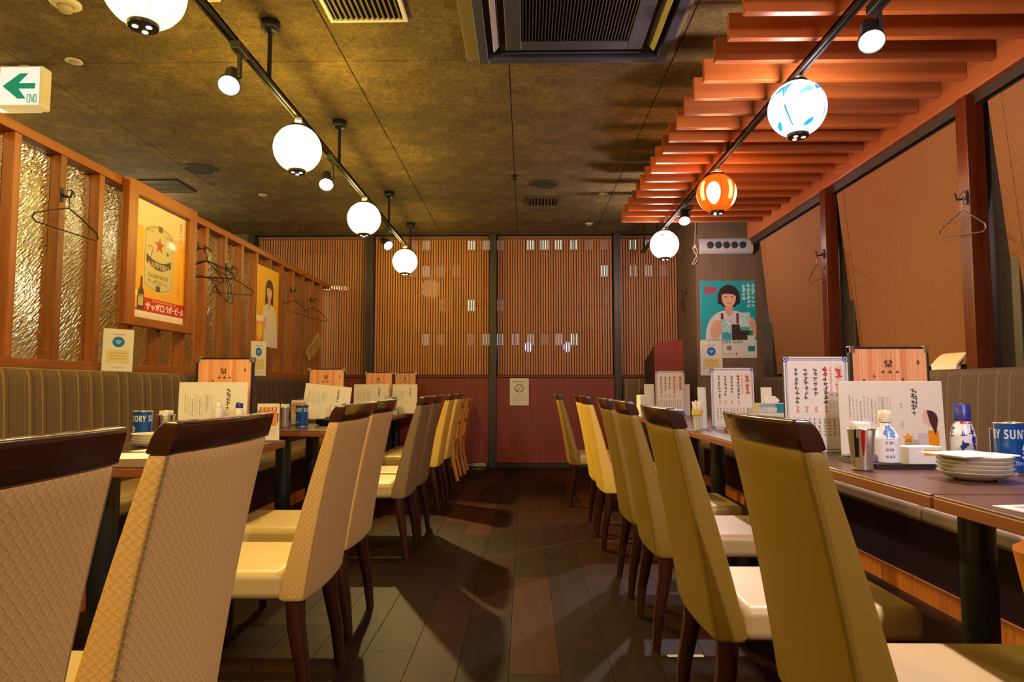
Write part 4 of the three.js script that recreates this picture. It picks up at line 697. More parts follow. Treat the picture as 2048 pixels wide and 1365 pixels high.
const cupMap = canvasTex(512, 200, (g, w, h) => { g.fillStyle = '#c9c6bd'; g.fillRect(0, 0, w, h); for (const x of [60, 230, 400]) { g.save(); g.translate(x, 60); g.transform(1, 0, -0.2, 1, 0, 0); g.fillStyle = '#33302e'; g.fillRect(0, 0, 16, 70); g.fillRect(26, 0, 14, 52); g.fillRect(0, 60, 30, 14); g.restore(); g.fillStyle = '#c63038'; g.beginPath(); g.arc(x + 46, 120, 13, 0, 7); g.fill(); } });
const matMap = canvasTex(300, 210, (g, w, h) => { g.fillStyle = '#e8e2d6'; g.fillRect(0, 0, w, h); for (let i = 0; i < 9; i++) { g.fillStyle = ['#c87a6a', '#d8b06a', '#8aa0c0'][i % 3]; g.fillRect(20 + (i % 3) * 95, 16 + Math.floor(i / 3) * 64, 70, 40); } lines(g, 20, 60, 250, 3, 64, '#9a9288', 3); });
const darkPhoto = canvasTex(240, 120, (g, w, h) => { g.fillStyle = '#4a342c'; g.fillRect(0, 0, w, h); g.fillStyle = '#6b4a3c'; g.fillRect(0, 0, w, 16); g.fillStyle = '#2a1c1a'; g.beginPath(); g.ellipse(60, 80, 40, 34, 0, 0, 7); g.fill(); g.beginPath(); g.ellipse(200, 70, 36, 40, 0, 0, 7); g.fill(); g.fillStyle = '#1f8f9a'; g.beginPath(); g.arc(150, 34, 26, 0, 7); g.fill(); });
const yellowFlyer = canvasTex(100, 160, (g, w, h) => { g.fillStyle = '#c8a45a'; g.fillRect(0, 0, w, h); for (let i = 0; i < 5; i++) brush(g, 20 + i * 15, 22, 8, 14, '#8a6a34', 2.4); });

// ---------------------------------------------------------------- on the walls
function sheet(name, label, cat, map, w, h, p, turn, o = {}) {   // thin printed sheet with a real thickness
  const t = thing(name, label, cat, p, turn, o.group), th = o.th ?? 0.0012;
  part('sheet', bx(-w / 2, w / 2, -h / 2, h / 2, -th, 0), o.back ?? M.paper, t); part('print', new THREE.PlaneGeometry(w - 0.001, h - 0.001).translate(0, 0, 0.0006), o.mat ?? printMat(map, o.m), t);
  if (o.tilt) t.rotation.set(o.tilt[0], turn, o.tilt[1], 'YXZ'); return t;
}
{
  const t = thing('framed_poster', 'amber framed beer poster with a big bottle label on the left partition', 'poster', [-2.572, 1.915, -4.69], Math.PI / 2);
  const w = 0.45, h = 0.475, b = 0.105;
  part('frame', [bx(-w, -w + b, -h, h, 0, 0.05, 0.006), bx(w - b, w, -h, h, 0, 0.05, 0.006), bx(-w + b - 0.002, w - b + 0.002, h - 0.09, h, 0, 0.05, 0.006, true), bx(-w + b - 0.002, w - b + 0.002, -h, -h + 0.06, 0, 0.05, 0.006, true)], amber[2], t);
  part('backing', bx(-w + 0.02, w - 0.02, -h + 0.02, h - 0.02, 0.002, 0.014), M.dark, t);
  const pw = 2 * (w - b), ph = 2 * h - 0.15; part('print', new THREE.PlaneGeometry(pw, ph).translate(0, -0.015, 0.0146), phys({ map: beerPoster, roughness: 0.5, clearcoat: 1, clearcoatRoughness: 0.06 }), t);
}
sheet('woman_poster', 'yellow poster of a long-haired woman with a beer mug on the left partition', 'poster', yellowPoster, 0.57, 0.79, [-2.574, 1.835, -6.745], Math.PI / 2);
sheet('gin_poster', 'teal poster of a bobbed woman holding two icy glasses on the brown pillar', 'poster', ginPoster, 0.645, 0.9, [2.365, 1.828, -7.945], 0);
sheet('wifi_card', 'white wifi card hanging below the beer poster on the left partition', 'card', wifiCard, 0.165, 0.258, [-2.475, 1.265, -4.1], 0.72, { tilt: [0, -0.02] });
sheet('wifi_card', 'white wifi card at the lower corner of the woman-on-yellow poster', 'card', wifiCard, 0.2, 0.325, [-2.51, 1.31, -6.38], 1.2);
sheet('wifi_card', 'white wifi card overlapping the foot of the teal poster on the pillar', 'card', wifiCard, 0.255, 0.4, [2.158, 1.375, -7.938], 0);
sheet('paper_flyer', 'small yellowish paper hanging askew near the far end of the left partition', 'flyer', yellowFlyer, 0.2, 0.3, [-2.5, 1.51, -8.02], Math.PI / 2 - 0.15, { tilt: [0.3, -0.62] });
sheet('paper_notice', 'white notice with a black ring symbol taped to the far wainscot', 'notice', noticeMap, 0.247, 0.355, [-0.075, 0.98, -8.922], 0);
{
  const u = thing('wall_unit', 'white wall box with five round dark ports high on the pillar', 'wall unit', [2.345, 2.685, -7.95]);
  const prof = [[0, -0.097], [0.04, -0.095], [0.07, -0.06], [0.078, 0], [0.07, 0.06], [0.04, 0.095], [0, 0.097]];
  part('body', metres(skin([-0.31, -0.3, 0.3, 0.31].map((x, i) => prof.map(([z, y]) => [x, y * (i % 3 ? 1 : 0.96), z * (i % 3 ? 1 : 0.9)])).map((r) => r.slice().reverse()))), M.unitWhite, u);
  for (let k = 0; k < 5; k++) part('port', lathe([[0, -0.03], [0.037, -0.03], [0.041, -0.026], [0.041, 0.0], [0, 0.0]], 28).rotateX(-Math.PI / 2).translate(-0.19 + k * 0.093, 0.004, 0.052), M.port, u);
  const c = thing('coiled_cord', 'pale coiled cable hanging beside the white wall box', 'cable', [1.985, 2.6, -7.93]);
  const pts = []; for (let i = 0; i <= 40; i++) { const a = i / 40 * Math.PI * 4; pts.push([0.025 * Math.sin(a) * (1 + 0.3 * Math.sin(a / 3)), -0.02 + 0.11 * Math.cos(a * 0.5 + 0.4) * (a < 6.3 ? 1 : 0.85), 0.012 + 0.008 * Math.sin(a / 2)]); }
  part('coil', tube(pts, 0.006, 90, 6), M.ivory, c); part('lead', tube([[0.0, 0.08, 0.01], [0.005, 0.2, 0.012], [0.012, 0.3, 0.01], [0.01, 0.47, 0.012]], 0.005, 16, 6), M.ivory, c); part('clip', bx(-0.015, 0.015, 0.06, 0.1, -0.002, 0.02, 0.003), M.ivory, c);
}
// wire coat hangers on pegs: hook at the origin, frame in the local xy plane
function makeHanger(mat) {
  const t = new THREE.Group(); t.name = 'coat_hanger';
  part('hook', tube([[0.028, 0.012, 0], [0.024, 0.032, 0], [0.0, 0.044, 0], [-0.022, 0.03, 0], [-0.02, 0.008, 0], [0.0, -0.012, 0], [0.0, -0.06, 0]], 0.0032, 26, 6), mat, t);
  part('shoulders', poly([[-0.21, -0.175, 0], [-0.2, -0.15, 0], [-0.1, -0.1, 0], [0, -0.06, 0], [0.1, -0.1, 0], [0.2, -0.15, 0], [0.21, -0.175, 0]], 0.0042), mat, t);
  part('bar', poly([[-0.21, -0.175, 0], [-0.19, -0.192, 0], [0.19, -0.192, 0], [0.21, -0.175, 0]], 0.0036), mat, t);
  return t;
}
const hangB = makeHanger(M.wire), hangL = makeHanger(M.wireLight);
function hanger(src, label, p, turn, roll = 0) { const c = src.clone(); c.name = numbered('coat_hanger'); scene.add(c); c.position.set(...p); c.rotation.set(0, turn, roll, 'YXZ'); return meta(c, label, 'hanger'); }
function peg(label, p, side) { const t = thing('coat_peg', label, 'peg', p); part('stem', poly([[0, 0, 0], [side * 0.05, -0.004, 0], [side * 0.06, 0.03, 0]], 0.005), M.wire, t); part('cross', poly([[side * 0.002, 0.012, -0.035], [side * 0.02, 0.012, 0.035]], 0.004), M.wire, t); part('plate', bx(Math.min(0, side * 0.006), Math.max(0, side * 0.006), -0.03, 0.05, -0.012, 0.012, 0.002), M.wire, t); }
peg('black coat peg on the partition post left of the beer poster', [-2.578, 2.1, -3.69], 1);
hanger(hangB, 'black wire hanger alone on the partition post left of the beer poster', [-2.525, 2.09, -3.68], Math.PI / 2 - 0.22, -0.06);
peg('black coat peg on the post just right of the beer poster', [-2.578, 2.13, -5.27], 1);
[[0.75, 'black wire hanger just right of the beer poster, turned most to the room', 0.05], [0.3, 'black wire hanger just right of the beer poster, hanging flat along the posts', -0.12], [1.25, 'black wire hanger just right of the beer poster, seen almost edge-on', 0]].forEach(([a, l, r], i) => hanger(hangB, l, [-2.512 + 0.009 * i, 2.1 - 0.006 * i, -5.27 + 0.014 * (i - 1)], Math.PI / 2 - a, r));
peg('black coat peg on the second free post right of the beer poster', [-2.578, 2.06, -5.79], 1);
[[1.1, 'black wire hanger on the second post right of the beer poster, tipped steeply', -1.05], [0.5, 'brassy wire hanger hanging level on the second post right of the beer poster', 0.05], [1.35, 'black wire hanger edge-on behind the tipped one, second post right of the beer poster', -0.9]].forEach(([a, l, r], i) => hanger(hangB, l, [-2.525 + 0.006 * i, 2.04 - 0.004 * i, -5.79 + 0.012 * (i - 1)], Math.PI / 2 - a, r));
peg('black coat peg just right of the woman-on-yellow poster', [-2.578, 2.1, -7.4], 1);
hanger(hangB, 'black wire hanger just right of the woman-on-yellow poster', [-2.52, 2.05, -7.4], Math.PI / 2 - 0.5, -0.1);
peg('black coat peg on the farthest post of the left partition', [-2.578, 2.08, -8.1], 1);
hanger(hangB, 'black wire hanger on the farthest post of the left partition', [-2.52, 2.05, -8.1], Math.PI / 2 - 0.55, -0.1);
peg('dark coat peg on the near right wooden post', [2.443, 2.08, -3.765], -1);
hanger(hangL, 'shiny wire hanger on the near right wooden post', [2.405, 2.07, -3.735], Math.PI / 2 - 0.02, 0.14);
peg('dark coat peg on the farther right wooden post', [2.443, 2.12, -5.58], -1);
hanger(hangL, 'shiny wire hanger on the farther right wooden post', [2.4, 2.11, -5.6], Math.PI / 2 - 0.1, 0.02);
peg('dark coat peg on the side of the far right pillar', [1.993, 2.2, -8.4], -1);
hanger(hangB, 'dark wire hanger on the shaded side of the far right pillar', [1.94, 2.19, -8.4], Math.PI / 2 - 0.3, 0);
{
  const t = thing('menu_booklet', 'curled cream booklet lying on top of the right bench back', 'booklet', [2.41, 1.14, -3.98]);
  const rows = []; for (let i = 0; i <= 10; i++) { const s = i / 10; rows.push([0.0 + 0.1 * s, 0.03 + 0.07 * Math.sin(s * 1.7)]); }
  const ringAt = (z) => [...rows.map(([x, y]) => [x, y, z]), ...rows.slice().reverse().map(([x, y], i) => [x + 0.004, y - 0.012 - (i === 10 ? 0.014 : 0), z])];
  part('pages', metres(skin([-0.12, 0, 0.12].map(ringAt).reverse())), M.porcelainPaper, t); part('spine', bx(0.0, 0.025, 0, 0.028, -0.118, 0.118, 0.004), M.paper, t);
}

// invented foil and white panels on the passage wall, added for the glass glints
{
  const silver = std({ color: rgb(0.8, 0.82, 0.84), roughness: 0.35, metalness: 0.6 }), gold = std({ color: rgb(0.9, 0.58, 0.06), roughness: 0.35, metalness: 0.5 });
  const p = (label, d0, d1, y0, y1, m) => { const t = thing('added_wall_panel', label, 'panel', [-4.2, 0, -(d0 + d1) / 2]); part('board', bx(0.0, 0.03, y0, y1, -(d1 - d0) / 2, (d1 - d0) / 2, 0.006), m, t); part('frame', [bx(0, 0.036, y0 - 0.03, y0, -(d1 - d0) / 2, (d1 - d0) / 2), bx(0, 0.036, y1, y1 + 0.03, -(d1 - d0) / 2, (d1 - d0) / 2)], M.cream, t); };
  p('added silver foil panel glinting through the first hammered pane', 5.1, 5.68, 0.5, 2.7, silver); p('added white panel brightening the top of the second hammered pane', 6.0, 6.6, 2.05, 2.8, M.white);
  p('added silver foil panel glinting through the pane beside the beer poster', 6.7, 7.4, 2.36, 2.85, silver); p('added gold foil panel glinting through the pane beside the beer poster', 6.7, 7.4, 0.5, 2.3, gold);
}

// ---------------------------------------------------------------- on the tables
const T = TABLE;
function board(name, label, cat, map, w, h, p, turn, o = {}) {   // stiff menu or card standing on a table; origin at the foot
  const t = thing(name, label, cat, p, turn), th = o.th ?? 0.006, L = o.lean ?? 0.06;
  part('board', bx(-w / 2, w / 2, 0, h, -th, 0, Math.min(0.002, th / 3)), o.back ?? M.paper, t); part('print', new THREE.PlaneGeometry(w - (o.margin ?? 0.004), h - (o.margin ?? 0.004)).translate(0, h / 2, 0.0007), o.mat ?? printMat(map, { roughness: 0.4 }), t);
  if (o.spine) { part('cover_edge', [bx(-w / 2 - 0.012, -w / 2, 0, h + 0.006, -th - 0.004, 0.002, 0.002), bx(w / 2, w / 2 + 0.008, 0, h + 0.006, -th - 0.004, 0.002, 0.002), bx(-w / 2 - 0.012, w / 2 + 0.008, h, h + 0.008, -th - 0.004, 0.002, 0.002)], M.black, t); for (const s of [-1, 1]) part('corner_cap', bx(s * w / 2 - 0.012, s * w / 2 + 0.012, h - 0.018, h + 0.011, -th - 0.006, 0.004, 0.003), M.chrome, t); }
  t.rotation.set(-L, turn, o.roll ?? 0, 'YXZ'); return t;
}
function napkins(label, x, d, r, y) {
  const t = thing('napkin_bundle', label, 'napkins', [x, T + y, -d]);
  for (let k = 0; k < 7; k++) { const f = k - 3, g = bx(-r * 0.62, r * 0.62, -0.06, 0.022 + 0.012 * rnd(), -0.0018, 0.0018, 0.001); g.rotateZ(rr(-0.1, 0.1)).rotateX(f * 0.03).translate(0, 0, f * r * 0.2); part('napkin', g, M.paper, t); }
}
function metalCup(label, x, d, map) { const t = thing('metal_cup', label, 'cup', [x, T, -d], 0.5), r = 0.042, h = 0.135; part('body', lathe([[0, 0], [r * 0.72, 0], [r * 0.75, 0.005], [r, h - 0.004], [r + 0.002, h], [r - 0.002, h], [r * 0.73, 0.008], [0, 0.008]], 40), phys({ map, roughness: 0.28, metalness: 0.85 }), t); part('rim', new THREE.TorusGeometry(r, 0.002, 8, 36).rotateX(Math.PI / 2).translate(0, h, 0), M.chrome, t); }
function can(label, x, d, turn = 0, h = 0.16, r = 0.042) { const t = thing('blue_can', label, 'can', [x, T, -d], turn); part('wall', new THREE.CylinderGeometry(r, r, h - 0.006, 40, 1, true).translate(0, h / 2, 0), phys({ map: sunCan, roughness: 0.25, metalness: 0.35, clearcoat: 0.6, clearcoatRoughness: 0.1, side: THREE.DoubleSide }), t); part('rim', new THREE.TorusGeometry(r, 0.0025, 8, 40).rotateX(Math.PI / 2).translate(0, h - 0.003, 0), M.chrome, t); part('bottom', cyl(r + 0.001, r + 0.001, 0, 0.006, 40), M.chrome, t); }
const bottleShape = (r, h, n, nr) => lathe([[0, 0], [r * 0.94, 0], [r, 0.006], [r, h * 0.5], [r * 0.92, h * 0.6], [nr * 1.3, h * 0.8], [nr, h * 0.86], [nr, n], [0, n]], 36);
function bottle(label, x, d, map, capMat, r, h, capH, nr) {
  const t = thing('seasoning_bottle', label, 'bottle', [x, T + (arguments[8] ?? 0), -d], 0.6);
  part('glass', bottleShape(r, h, h * 0.9, nr), phys({ map, roughness: 0.25, clearcoat: 0.6, clearcoatRoughness: 0.1 }), t); part('cap', lathe([[nr + 0.004, h * 0.88], [nr + 0.006, h * 0.89], [nr + 0.004, h * 0.89 + capH], [0, h * 0.89 + capH + 0.002]], 30), capMat, t);
}
function shaker(label, x, d, capMat, dy = 0, k = 1) { const t = thing('salt_shaker', label, 'shaker', [x, T + dy, -d]); part('body', lathe([[0, 0], [0.018 * k, 0], [0.0195 * k, 0.004], [0.0195 * k, 0.06 * k], [0.015 * k, 0.072 * k], [0, 0.072 * k]], 28), M.white, t); part('lid', lathe([[0.016 * k, 0.068 * k], [0.018 * k, 0.072 * k], [0.017 * k, 0.09 * k], [0.012 * k, 0.096 * k], [0, 0.098 * k]], 28), capMat, t); }
const plateShape = (r, h) => lathe([[0, 0], [r * 0.55, 0], [r * 0.58, 0.004], [r * 0.8, h * 0.45], [r, h], [r - 0.002, h + 0.0025], [r * 0.78, h * 0.45 + 0.004], [r * 0.5, 0.006], [0, 0.006]], 44);
function plates(x, d, r, n, step, h, mat, word, nth) { for (let k = 0; k < n; k++) { const t = thing(word, nth(k), word === 'side_plate' ? 'plate' : 'dish', [x + rr(-0.002, 0.002), T + k * step, -d + rr(-0.002, 0.002)], 0); part('dish', plateShape(r, h), mat, t); } }
const ord = ['bottom', 'second', 'third', 'fourth', 'fifth', 'sixth'];
function tissue(label, x, d, turn = 0, w = 0.2, dy = 0) { const t = thing('tissue_box', label, 'box', [x, T + dy, -d], turn); part('carton', bx(-w / 2, w / 2, 0, 0.06, -0.055, 0.055, 0.003), M.white, t); part('print', new THREE.PlaneGeometry(w - 0.004, 0.056).translate(0, 0.03, 0.0556), printMat(tissueMap), t); part('tissue', skin([[0, 1], [0.02, 1.3], [0.045, 0.6]].map(([y, k]) => ring(-0.035 * k, 0.035 * k, -0.012 * k, 0.012 * k, 0.058 + y, 0.006).reverse())), M.paper, t); }
function tray(label, x, d, w, l) { const t = thing('condiment_tray', label, 'tray', [x, T, -d]); part('bed', bx(-w / 2, w / 2, 0, 0.006, -l / 2, l / 2, 0.002), M.black, t); part('rim', [bx(-w / 2, w / 2, 0.004, 0.018, -l / 2, -l / 2 + 0.006, 0.002), bx(-w / 2, w / 2, 0.004, 0.018, l / 2 - 0.006, l / 2, 0.002), bx(-w / 2, -w / 2 + 0.006, 0.004, 0.018, -l / 2, l / 2, 0.002), bx(w / 2 - 0.006, w / 2, 0.004, 0.018, -l / 2, l / 2, 0.002)], M.black, t); }
function placemat(label, x, d, turn, map, w = 0.36, l = 0.25) { const t = thing('placemat', label, 'placemat', [x, T, -d], turn); part('sheet', bx(-w / 2, w / 2, 0, 0.0012, -l / 2, l / 2), M.paper, t); if (map) part('print', new THREE.PlaneGeometry(w - 0.006, l - 0.006).rotateX(-Math.PI / 2).translate(0, 0.0018, 0), printMat(map), t); }
function acrylic(label, x, d, turn, map, w = 0.11, h = 0.16) {
  const t = thing('card_stand', label, 'card stand', [x, T, -d], turn);
  part('card', bx(-w / 2 + 0.004, w / 2 - 0.004, 0.006, h - 0.012, -0.0012, 0.0012), M.paper, t); part('print', new THREE.PlaneGeometry(w - 0.01, h - 0.02).translate(0, h / 2 - 0.003, 0.0019), printMat(map), t);
  part('holder', [bx(-w / 2, w / 2, 0, h, 0.0035, 0.0055), bx(-w / 2, w / 2, 0, h, -0.0055, -0.0035)], M.glassClear, t); part('foot', bx(-w / 2, w / 2, 0, 0.004, -0.035, 0.035, 0.0015), M.glassClear, t);
}
// first right table
tray('black condiment tray on the near right table', 1.385, 2.42, 0.47, 0.26);
metalCup('metal cup with a red dot at the edge of the near right table', 1.1, 2.27, cupMap); napkins('folded paper napkins standing in the red-dot cup on the near right table', 1.1, 2.27, 0.036, 0.125);
bottle('white flask-shaped bottle with purple flower print, in the tray on the near right table', 1.225, 2.36, flowerMap, M.ivory, 0.043, 0.155, 0.038, 0.015, 0.006);
bottle('squat soy bottle with a tall navy cap, behind the plates on the near right table', 1.535, 2.44, soyMap, M.navy, 0.04, 0.15, 0.055, 0.022, 0.006);
{ const t = thing('sauce_box', 'small white box with an orange band in the tray on the near right table', 'box', [1.36, T + 0.006, -2.4], 0.1); part('box', bx(-0.06, 0.06, 0, 0.062, -0.03, 0.03, 0.003), M.white, t); part('band', bx(-0.005, 0.0605, 0.03, 0.052, -0.0307, 0.0307, 0.002), std({ color: rgb(0.75, 0.3, 0.02), roughness: 0.5 }), t); 
  const p = thing('yellow_packet', 'tiny yellow packet in the tray between the red-dot cup and the flask bottle', 'packet', [1.187, T + 0.006, -2.48]); part('packet', bx(-0.022, 0.022, 0, 0.035, -0.01, 0.01, 0.004), std({ color: rgb(0.7, 0.42, 0.02), roughness: 0.5 }), p); part('seal', bx(-0.022, 0.022, 0.033, 0.04, -0.002, 0.002, 0.001), M.ivory, p); }
plates(1.32, 2.05, 0.098, 5, 0.0115, 0.024, M.porcelain, 'side_plate', (k) => ['bottom', 'second from bottom', 'middle', 'second from top', 'topmost'][k] + ' cream plate in the stack on the near right table');
{ const t = thing('paper_liner', 'white paper square lying on the plate stack of the near right table', 'paper', [1.3, T + 0.0735, -2.05], 0.2); part('sheet', bx(-0.095, 0.095, 0, 0.0015, -0.085, 0.085), M.paper, t); part('fold', bx(-0.095, 0.095, 0.0016, 0.003, 0.0, 0.083), M.paper, t); }
can('blue beer can holder with silver letters at the right edge of the near right table', 1.53, 2.2, -1.1);
placemat('printed paper mat at the near edge of the near right table', 1.26, 1.5, 0.15, matMap);
acrylic('clear stand with a dark photo card behind the blue can on the near right table', 1.74, 2.42, 0, darkPhoto, 0.26, 0.14);
board('cream_menu', 'large cream menu with an orange star standing on the near right table', 'menu', photoMenu, 0.415, 0.295, [1.475, T, -2.78], 0, { lean: 0.05 });
board('drink_menu', 'nearest of the three blue-bordered menus with red headings, on the right tables', 'menu', borderMenu, 0.275, 0.4, [1.23, T, -2.9], 0.03, { th: 0.014, back: M.black, margin: 0.002, lean: 0.04 });
board('menu_binder', 'wood-print menu binder behind the large cream menu on the near right table', 'menu', woodMenu, 0.315, 0.435, [1.555, T, -2.93], 0, { th: 0.02, back: M.black, spine: true, lean: 0.03 });
// second right table
board('drink_menu', 'middle one of the three blue-bordered menus, below the pillar poster on the right', 'menu', borderMenu, 0.275, 0.395, [1.335, T, -4.42], 0, { th: 0.014, back: M.black, margin: 0.002, lean: 0.04 });
board('white_menu', 'plain white upright menu card right of the middle blue-bordered menu', 'menu', null, 0.07, 0.27, [1.57, T, -4.47], 0, { mat: M.paper });
board('white_menu', 'plain white upright menu card left of the middle blue-bordered menu', 'menu', null, 0.06, 0.27, [1.165, T, -4.5], 0.3, { mat: M.paper });
tissue('teal and white tissue box right of the middle blue-bordered menu', 1.53, 4.28, 0.05, 0.2, 0.112);
{ const t = thing('napkin_carton', 'white napkin carton under the tissue box on the right tables', 'box', [1.53, T, -4.28], 0.05); part('carton', bx(-0.1, 0.1, 0, 0.108, -0.06, 0.06, 0.004), M.white, t); part('lid', bx(-0.102, 0.102, 0.09, 0.111, -0.062, 0.062, 0.003), M.paper, t); }
{ const t = thing('straw_glass', 'tall glass of white-wrapped straws left of the middle blue-bordered menu', 'glass', [1.075, T, -4.3]); part('wall', lathe([[0, 0], [0.028, 0], [0.036, 0.14], [0.034, 0.14], [0.027, 0.006], [0, 0.006]], 32), M.glassClear, t); part('label', new THREE.CylinderGeometry(0.0355, 0.0335, 0.03, 32, 1, true).translate(0, 0.112, 0), std({ color: rgb(0.7, 0.5, 0.05), roughness: 0.5 }), t);
  for (let k = 0; k < 7; k++) { const s = thing('wrapped_straw', 'white-wrapped straw standing in the tall glass on the right tables', 'straw', [1.075, T, -4.3], 0, 'straws in the tall glass'), a = k * 0.9; part('paper', poly([[0.012 * Math.cos(a), 0.008, 0.012 * Math.sin(a)], [0.028 * Math.cos(a), 0.17 + 0.006 * (k % 3), 0.028 * Math.sin(a)]], 0.0055), M.paper, s); } 
  const c = thing('card_box', 'low beige box in front of the middle blue-bordered menu', 'box', [1.27, T, -4.2]); part('box', bx(-0.05, 0.05, 0, 0.028, -0.04, 0.04, 0.003), M.edgeBand, c); part('lid', bx(-0.052, 0.052, 0.026, 0.034, -0.042, 0.042, 0.003), M.ivory, c);
  const b = thing('blue_carton', 'small blue carton beside the tall glass of straws', 'carton', [1.0, T, -4.45], 0.2); part('carton', bx(-0.025, 0.025, 0, 0.12, -0.02, 0.02, 0.003), std({ color: rgb(0.02, 0.1, 0.35), roughness: 0.4 }), b); part('flap', bx(-0.025, 0.025, 0.119, 0.126, -0.02, 0.0, 0.002), M.paper, b); }
// farthest right menus
board('drink_menu', 'farthest of the three blue-bordered menus, in front of the brown lectern-shaped panel', 'menu', borderMenu, 0.28, 0.425, [1.385, T, -6.55], 0, { th: 0.014, back: M.black, margin: 0.002, lean: 0.03 });
board('white_menu', 'plain white upright card left of the farthest blue-bordered menu', 'menu', null, 0.1, 0.3, [1.2, T, -6.6], 0.15, { mat: M.paper });
board('white_menu', 'plain white upright card right of the farthest blue-bordered menu', 'menu', null, 0.05, 0.3, [1.56, T, -6.6], 0, { mat: M.paper });
{ const t = thing('napkin_box', 'white upright napkin box left of the farthest blue-bordered menu', 'box', [1.09, T, -6.3], 0.2); part('box', bx(-0.055, 0.055, 0, 0.2, -0.05, 0.05, 0.006), M.white, t); part('slot', bx(-0.03, 0.03, 0.199, 0.203, -0.01, 0.01), M.grey, t); }
// second left table
can('blue beer can holder with silver letters beside the plate stack on the left', -1.8, 3.2, -2.2);
metalCup('metal cup beside the blue can on the left table', -1.765, 3.34, cupMap); napkins('folded paper napkins standing in the metal cup beside the blue can', -1.765, 3.34, 0.036, 0.125);
plates(-1.69, 3.09, 0.088, 4, 0.012, 0.024, M.porcelain, 'side_plate', (k) => ['bottom', 'second from bottom', 'second from top', 'topmost'][k] + ' cream plate in the stack beside the left blue can');
placemat('blank white paper mat at the near edge of the blue-can table', -1.55, 2.68, 0.2, null, 0.3, 0.24); placemat('blank white paper mat in front of the plate stack on the blue-can table', -1.5, 2.95, -0.15, null, 0.3, 0.22);
board('cream_menu', 'cream menu standing behind the salt shaker on the blue-can table', 'menu', creamMenu, 0.34, 0.295, [-1.565, T, -3.4], 0.06, { lean: 0.04 });
board('menu_binder', 'nearest wood-print menu binder on the left, black spine, behind the cream menu', 'menu', woodMenu, 0.275, 0.415, [-1.545, T, -3.48], 0.02, { th: 0.02, back: M.black, spine: true, lean: 0.02 });
shaker('white salt shaker with white lid in front of the cream menu on the blue-can table', -1.5, 3.33, M.white, 0.1); shaker('white shaker with navy lid at the right of the cream menu on the blue-can table', -1.39, 3.31, M.navy, 0.1);
{ const t = thing('condiment_rack', 'black two-tier condiment rack holding the shakers on the blue-can table', 'rack', [-1.45, T, -3.32]); part('shelf', bx(-0.1, 0.1, 0.09, 0.1, -0.04, 0.04, 0.002), M.black, t); for (const x of [-0.095, 0.095]) part('side', bx(x - 0.004, x + 0.004, 0, 0.1, -0.04, 0.04, 0.002), M.black, t); part('base', bx(-0.1, 0.1, 0, 0.008, -0.04, 0.04, 0.002), M.black, t); }
acrylic('clear stand with an orange card at the far corner of the blue-can table', -1.28, 3.4, 0.1, orangeCard, 0.115, 0.2);
// third left table
metalCup('metal cup at the near end of the black-dishes table', -1.62, 4.6, cupMap); napkins('folded paper napkins standing in the metal cup on the black-dishes table', -1.62, 4.6, 0.036, 0.125);
can('blue beer can holder on the black-dishes table', -1.53, 4.68, 0.4, 0.15);
acrylic('clear stand with an orange card behind the blue can of the black-dishes table', -1.61, 4.86, 0.1, orangeCard, 0.115, 0.19);
plates(-1.42, 4.86, 0.075, 4, 0.009, 0.016, M.black, 'black_dish', (k) => ['bottom', 'second', 'third', 'topmost'][k] + ' black dish of the stack on the third left table');
board('cream_menu', 'cream menu leaning askew behind the black dishes on the left', 'menu', creamMenu, 0.35, 0.27, [-1.53, T + 0.018, -5.2], 0.12, { lean: 0.12, roll: -0.1 });
board('menu_binder', 'wood-print menu binder with a yellow-lit corner behind the leaning cream menu', 'menu', woodMenu, 0.275, 0.41, [-1.565, T, -5.36], 0, { th: 0.02, back: M.black, spine: true, lean: 0.02 });
shaker('white salt shaker in front of the leaning cream menu on the left', -1.43, 5.06, M.white, 0.055); shaker('white shaker with navy lid right of the leaning cream menu', -1.36, 5.14, M.navy, 0.05);
{ const t = thing('condiment_rack', 'low black rack under the shakers in front of the leaning cream menu', 'rack', [-1.39, T, -5.09]); part('shelf', bx(-0.08, 0.08, 0.042, 0.05, -0.08, 0.07, 0.002), M.black, t); for (const x of [-0.076, 0.076]) part('side', bx(x - 0.004, x + 0.004, 0, 0.045, -0.08, 0.07, 0.002), M.black, t); part('base', bx(-0.08, 0.08, 0, 0.008, -0.08, 0.07, 0.002), M.black, t); }
tissue('teal and white tissue box on the third left table, behind the fourth left chair', -1.32, 5.3, 0, 0.17);
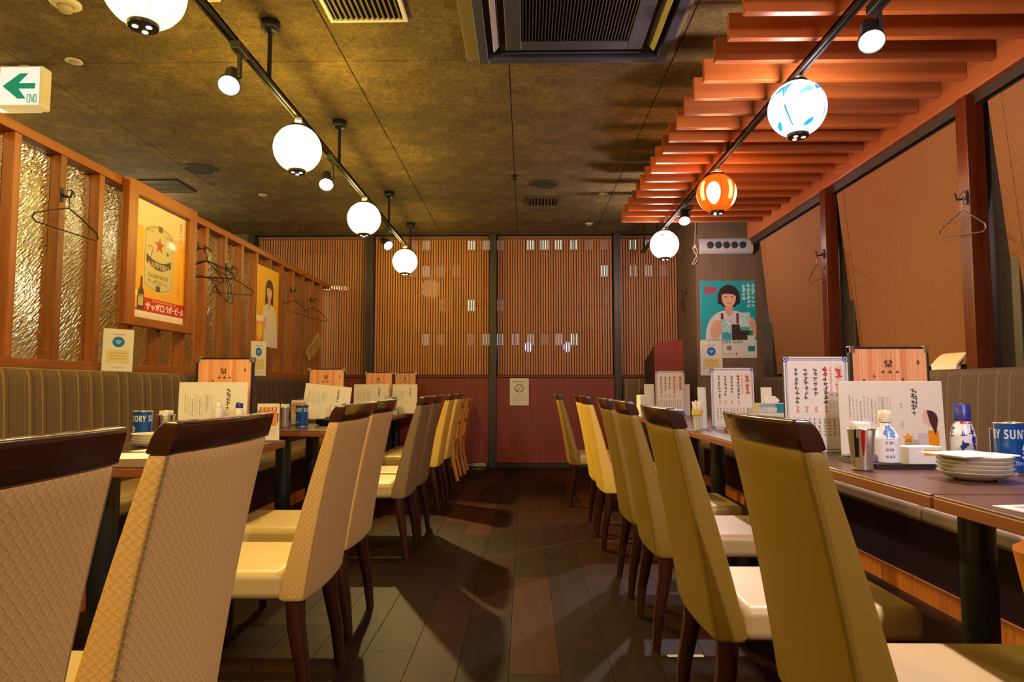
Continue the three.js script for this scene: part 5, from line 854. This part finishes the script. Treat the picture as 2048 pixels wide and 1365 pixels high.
// fourth and fifth left tables
board('cream_menu', 'cream menu on the fourth left table, left of the two touching cream menus', 'menu', creamMenu, 0.36, 0.3, [-1.58, T, -7.0], 0.02); board('cream_menu', 'cream menu on the fourth left table, right of the two touching cream menus', 'menu', creamMenu, 0.26, 0.3, [-1.245, T, -7.05], -0.02);
board('menu_binder', 'wood-print menu binder above the left of the two touching cream menus', 'menu', woodMenu, 0.275, 0.42, [-1.53, T, -7.13], 0, { th: 0.02, back: M.black, spine: true, lean: 0.02 });
board('menu_binder', 'farthest wood-print menu binder on the left, above the right touching cream menu', 'menu', woodMenu, 0.25, 0.44, [-1.44, T, -8.2], 0, { th: 0.02, back: M.black, spine: true, lean: 0.02 });
shaker('white shaker with navy lid in front of the two touching cream menus', -1.33, 6.72, M.navy, 0, 1.3);
{
  const m = canvasTex(120, 180, (g, w, h) => { g.fillStyle = '#d9d4cc'; g.fillRect(0, 0, w, h); g.fillStyle = '#2a98a8'; g.fillRect(72, 6, 42, 46); g.fillStyle = '#8a8a88'; g.fillRect(4, 112, 112, 30); g.fillStyle = '#d3241c'; g.beginPath(); g.arc(62, 84, 31, 0, 7); g.fill(); });
  acrylic('card stand with a big red spot near the edge of the fourth left table', -1.3, 6.62, 0, m, 0.13, 0.19);
  const b = thing('spice_jar', 'small jar of green seasoning beside the red-spotted card stand', 'jar', [-1.265, T, -6.95]); part('body', lathe([[0, 0], [0.028, 0], [0.03, 0.004], [0.03, 0.05], [0.022, 0.06], [0, 0.06]], 24), std({ color: rgb(0.4, 0.42, 0.16), roughness: 0.4 }), b); part('lid', cyl(0.024, 0.024, 0.06, 0.075, 24), M.ivory, b);
  const s = std({ color: rgb(0.8, 0.4, 0.02), roughness: 0.5 });
  [[-1.34, 6.9, 'orange-yellow seasoning tub between the red-spotted stand and the green jar'], [-1.262, 7.08, 'orange seasoning tub farther back than the green jar on the fourth left table']].forEach(([x, d, l]) => { const o = thing('seasoning_tub', l, 'jar', [x, T, -d]); part('body', cyl(0.02, 0.02, 0, 0.1, 20), s, o); part('lid', cyl(0.021, 0.021, 0.1, 0.12, 20), s, o); });
}
tissue('teal and white tissue box on the last left table, above the dark taupe chairs', -1.29, 7.75, 0, 0.24);
{ const t = thing('floor_marker', 'small white strip lying on the floor under the right chairs', 'strip', [0.62, 0.0006, -2.73], 0.02); part('strip', bx(-0.07, 0.07, 0, 0.002, -0.01, 0.01, 0.0008), M.white, t); part('edge', bx(-0.07, 0.07, 0.0021, 0.003, -0.011, -0.009), M.grey, t); }

renderer.render(scene, camera);
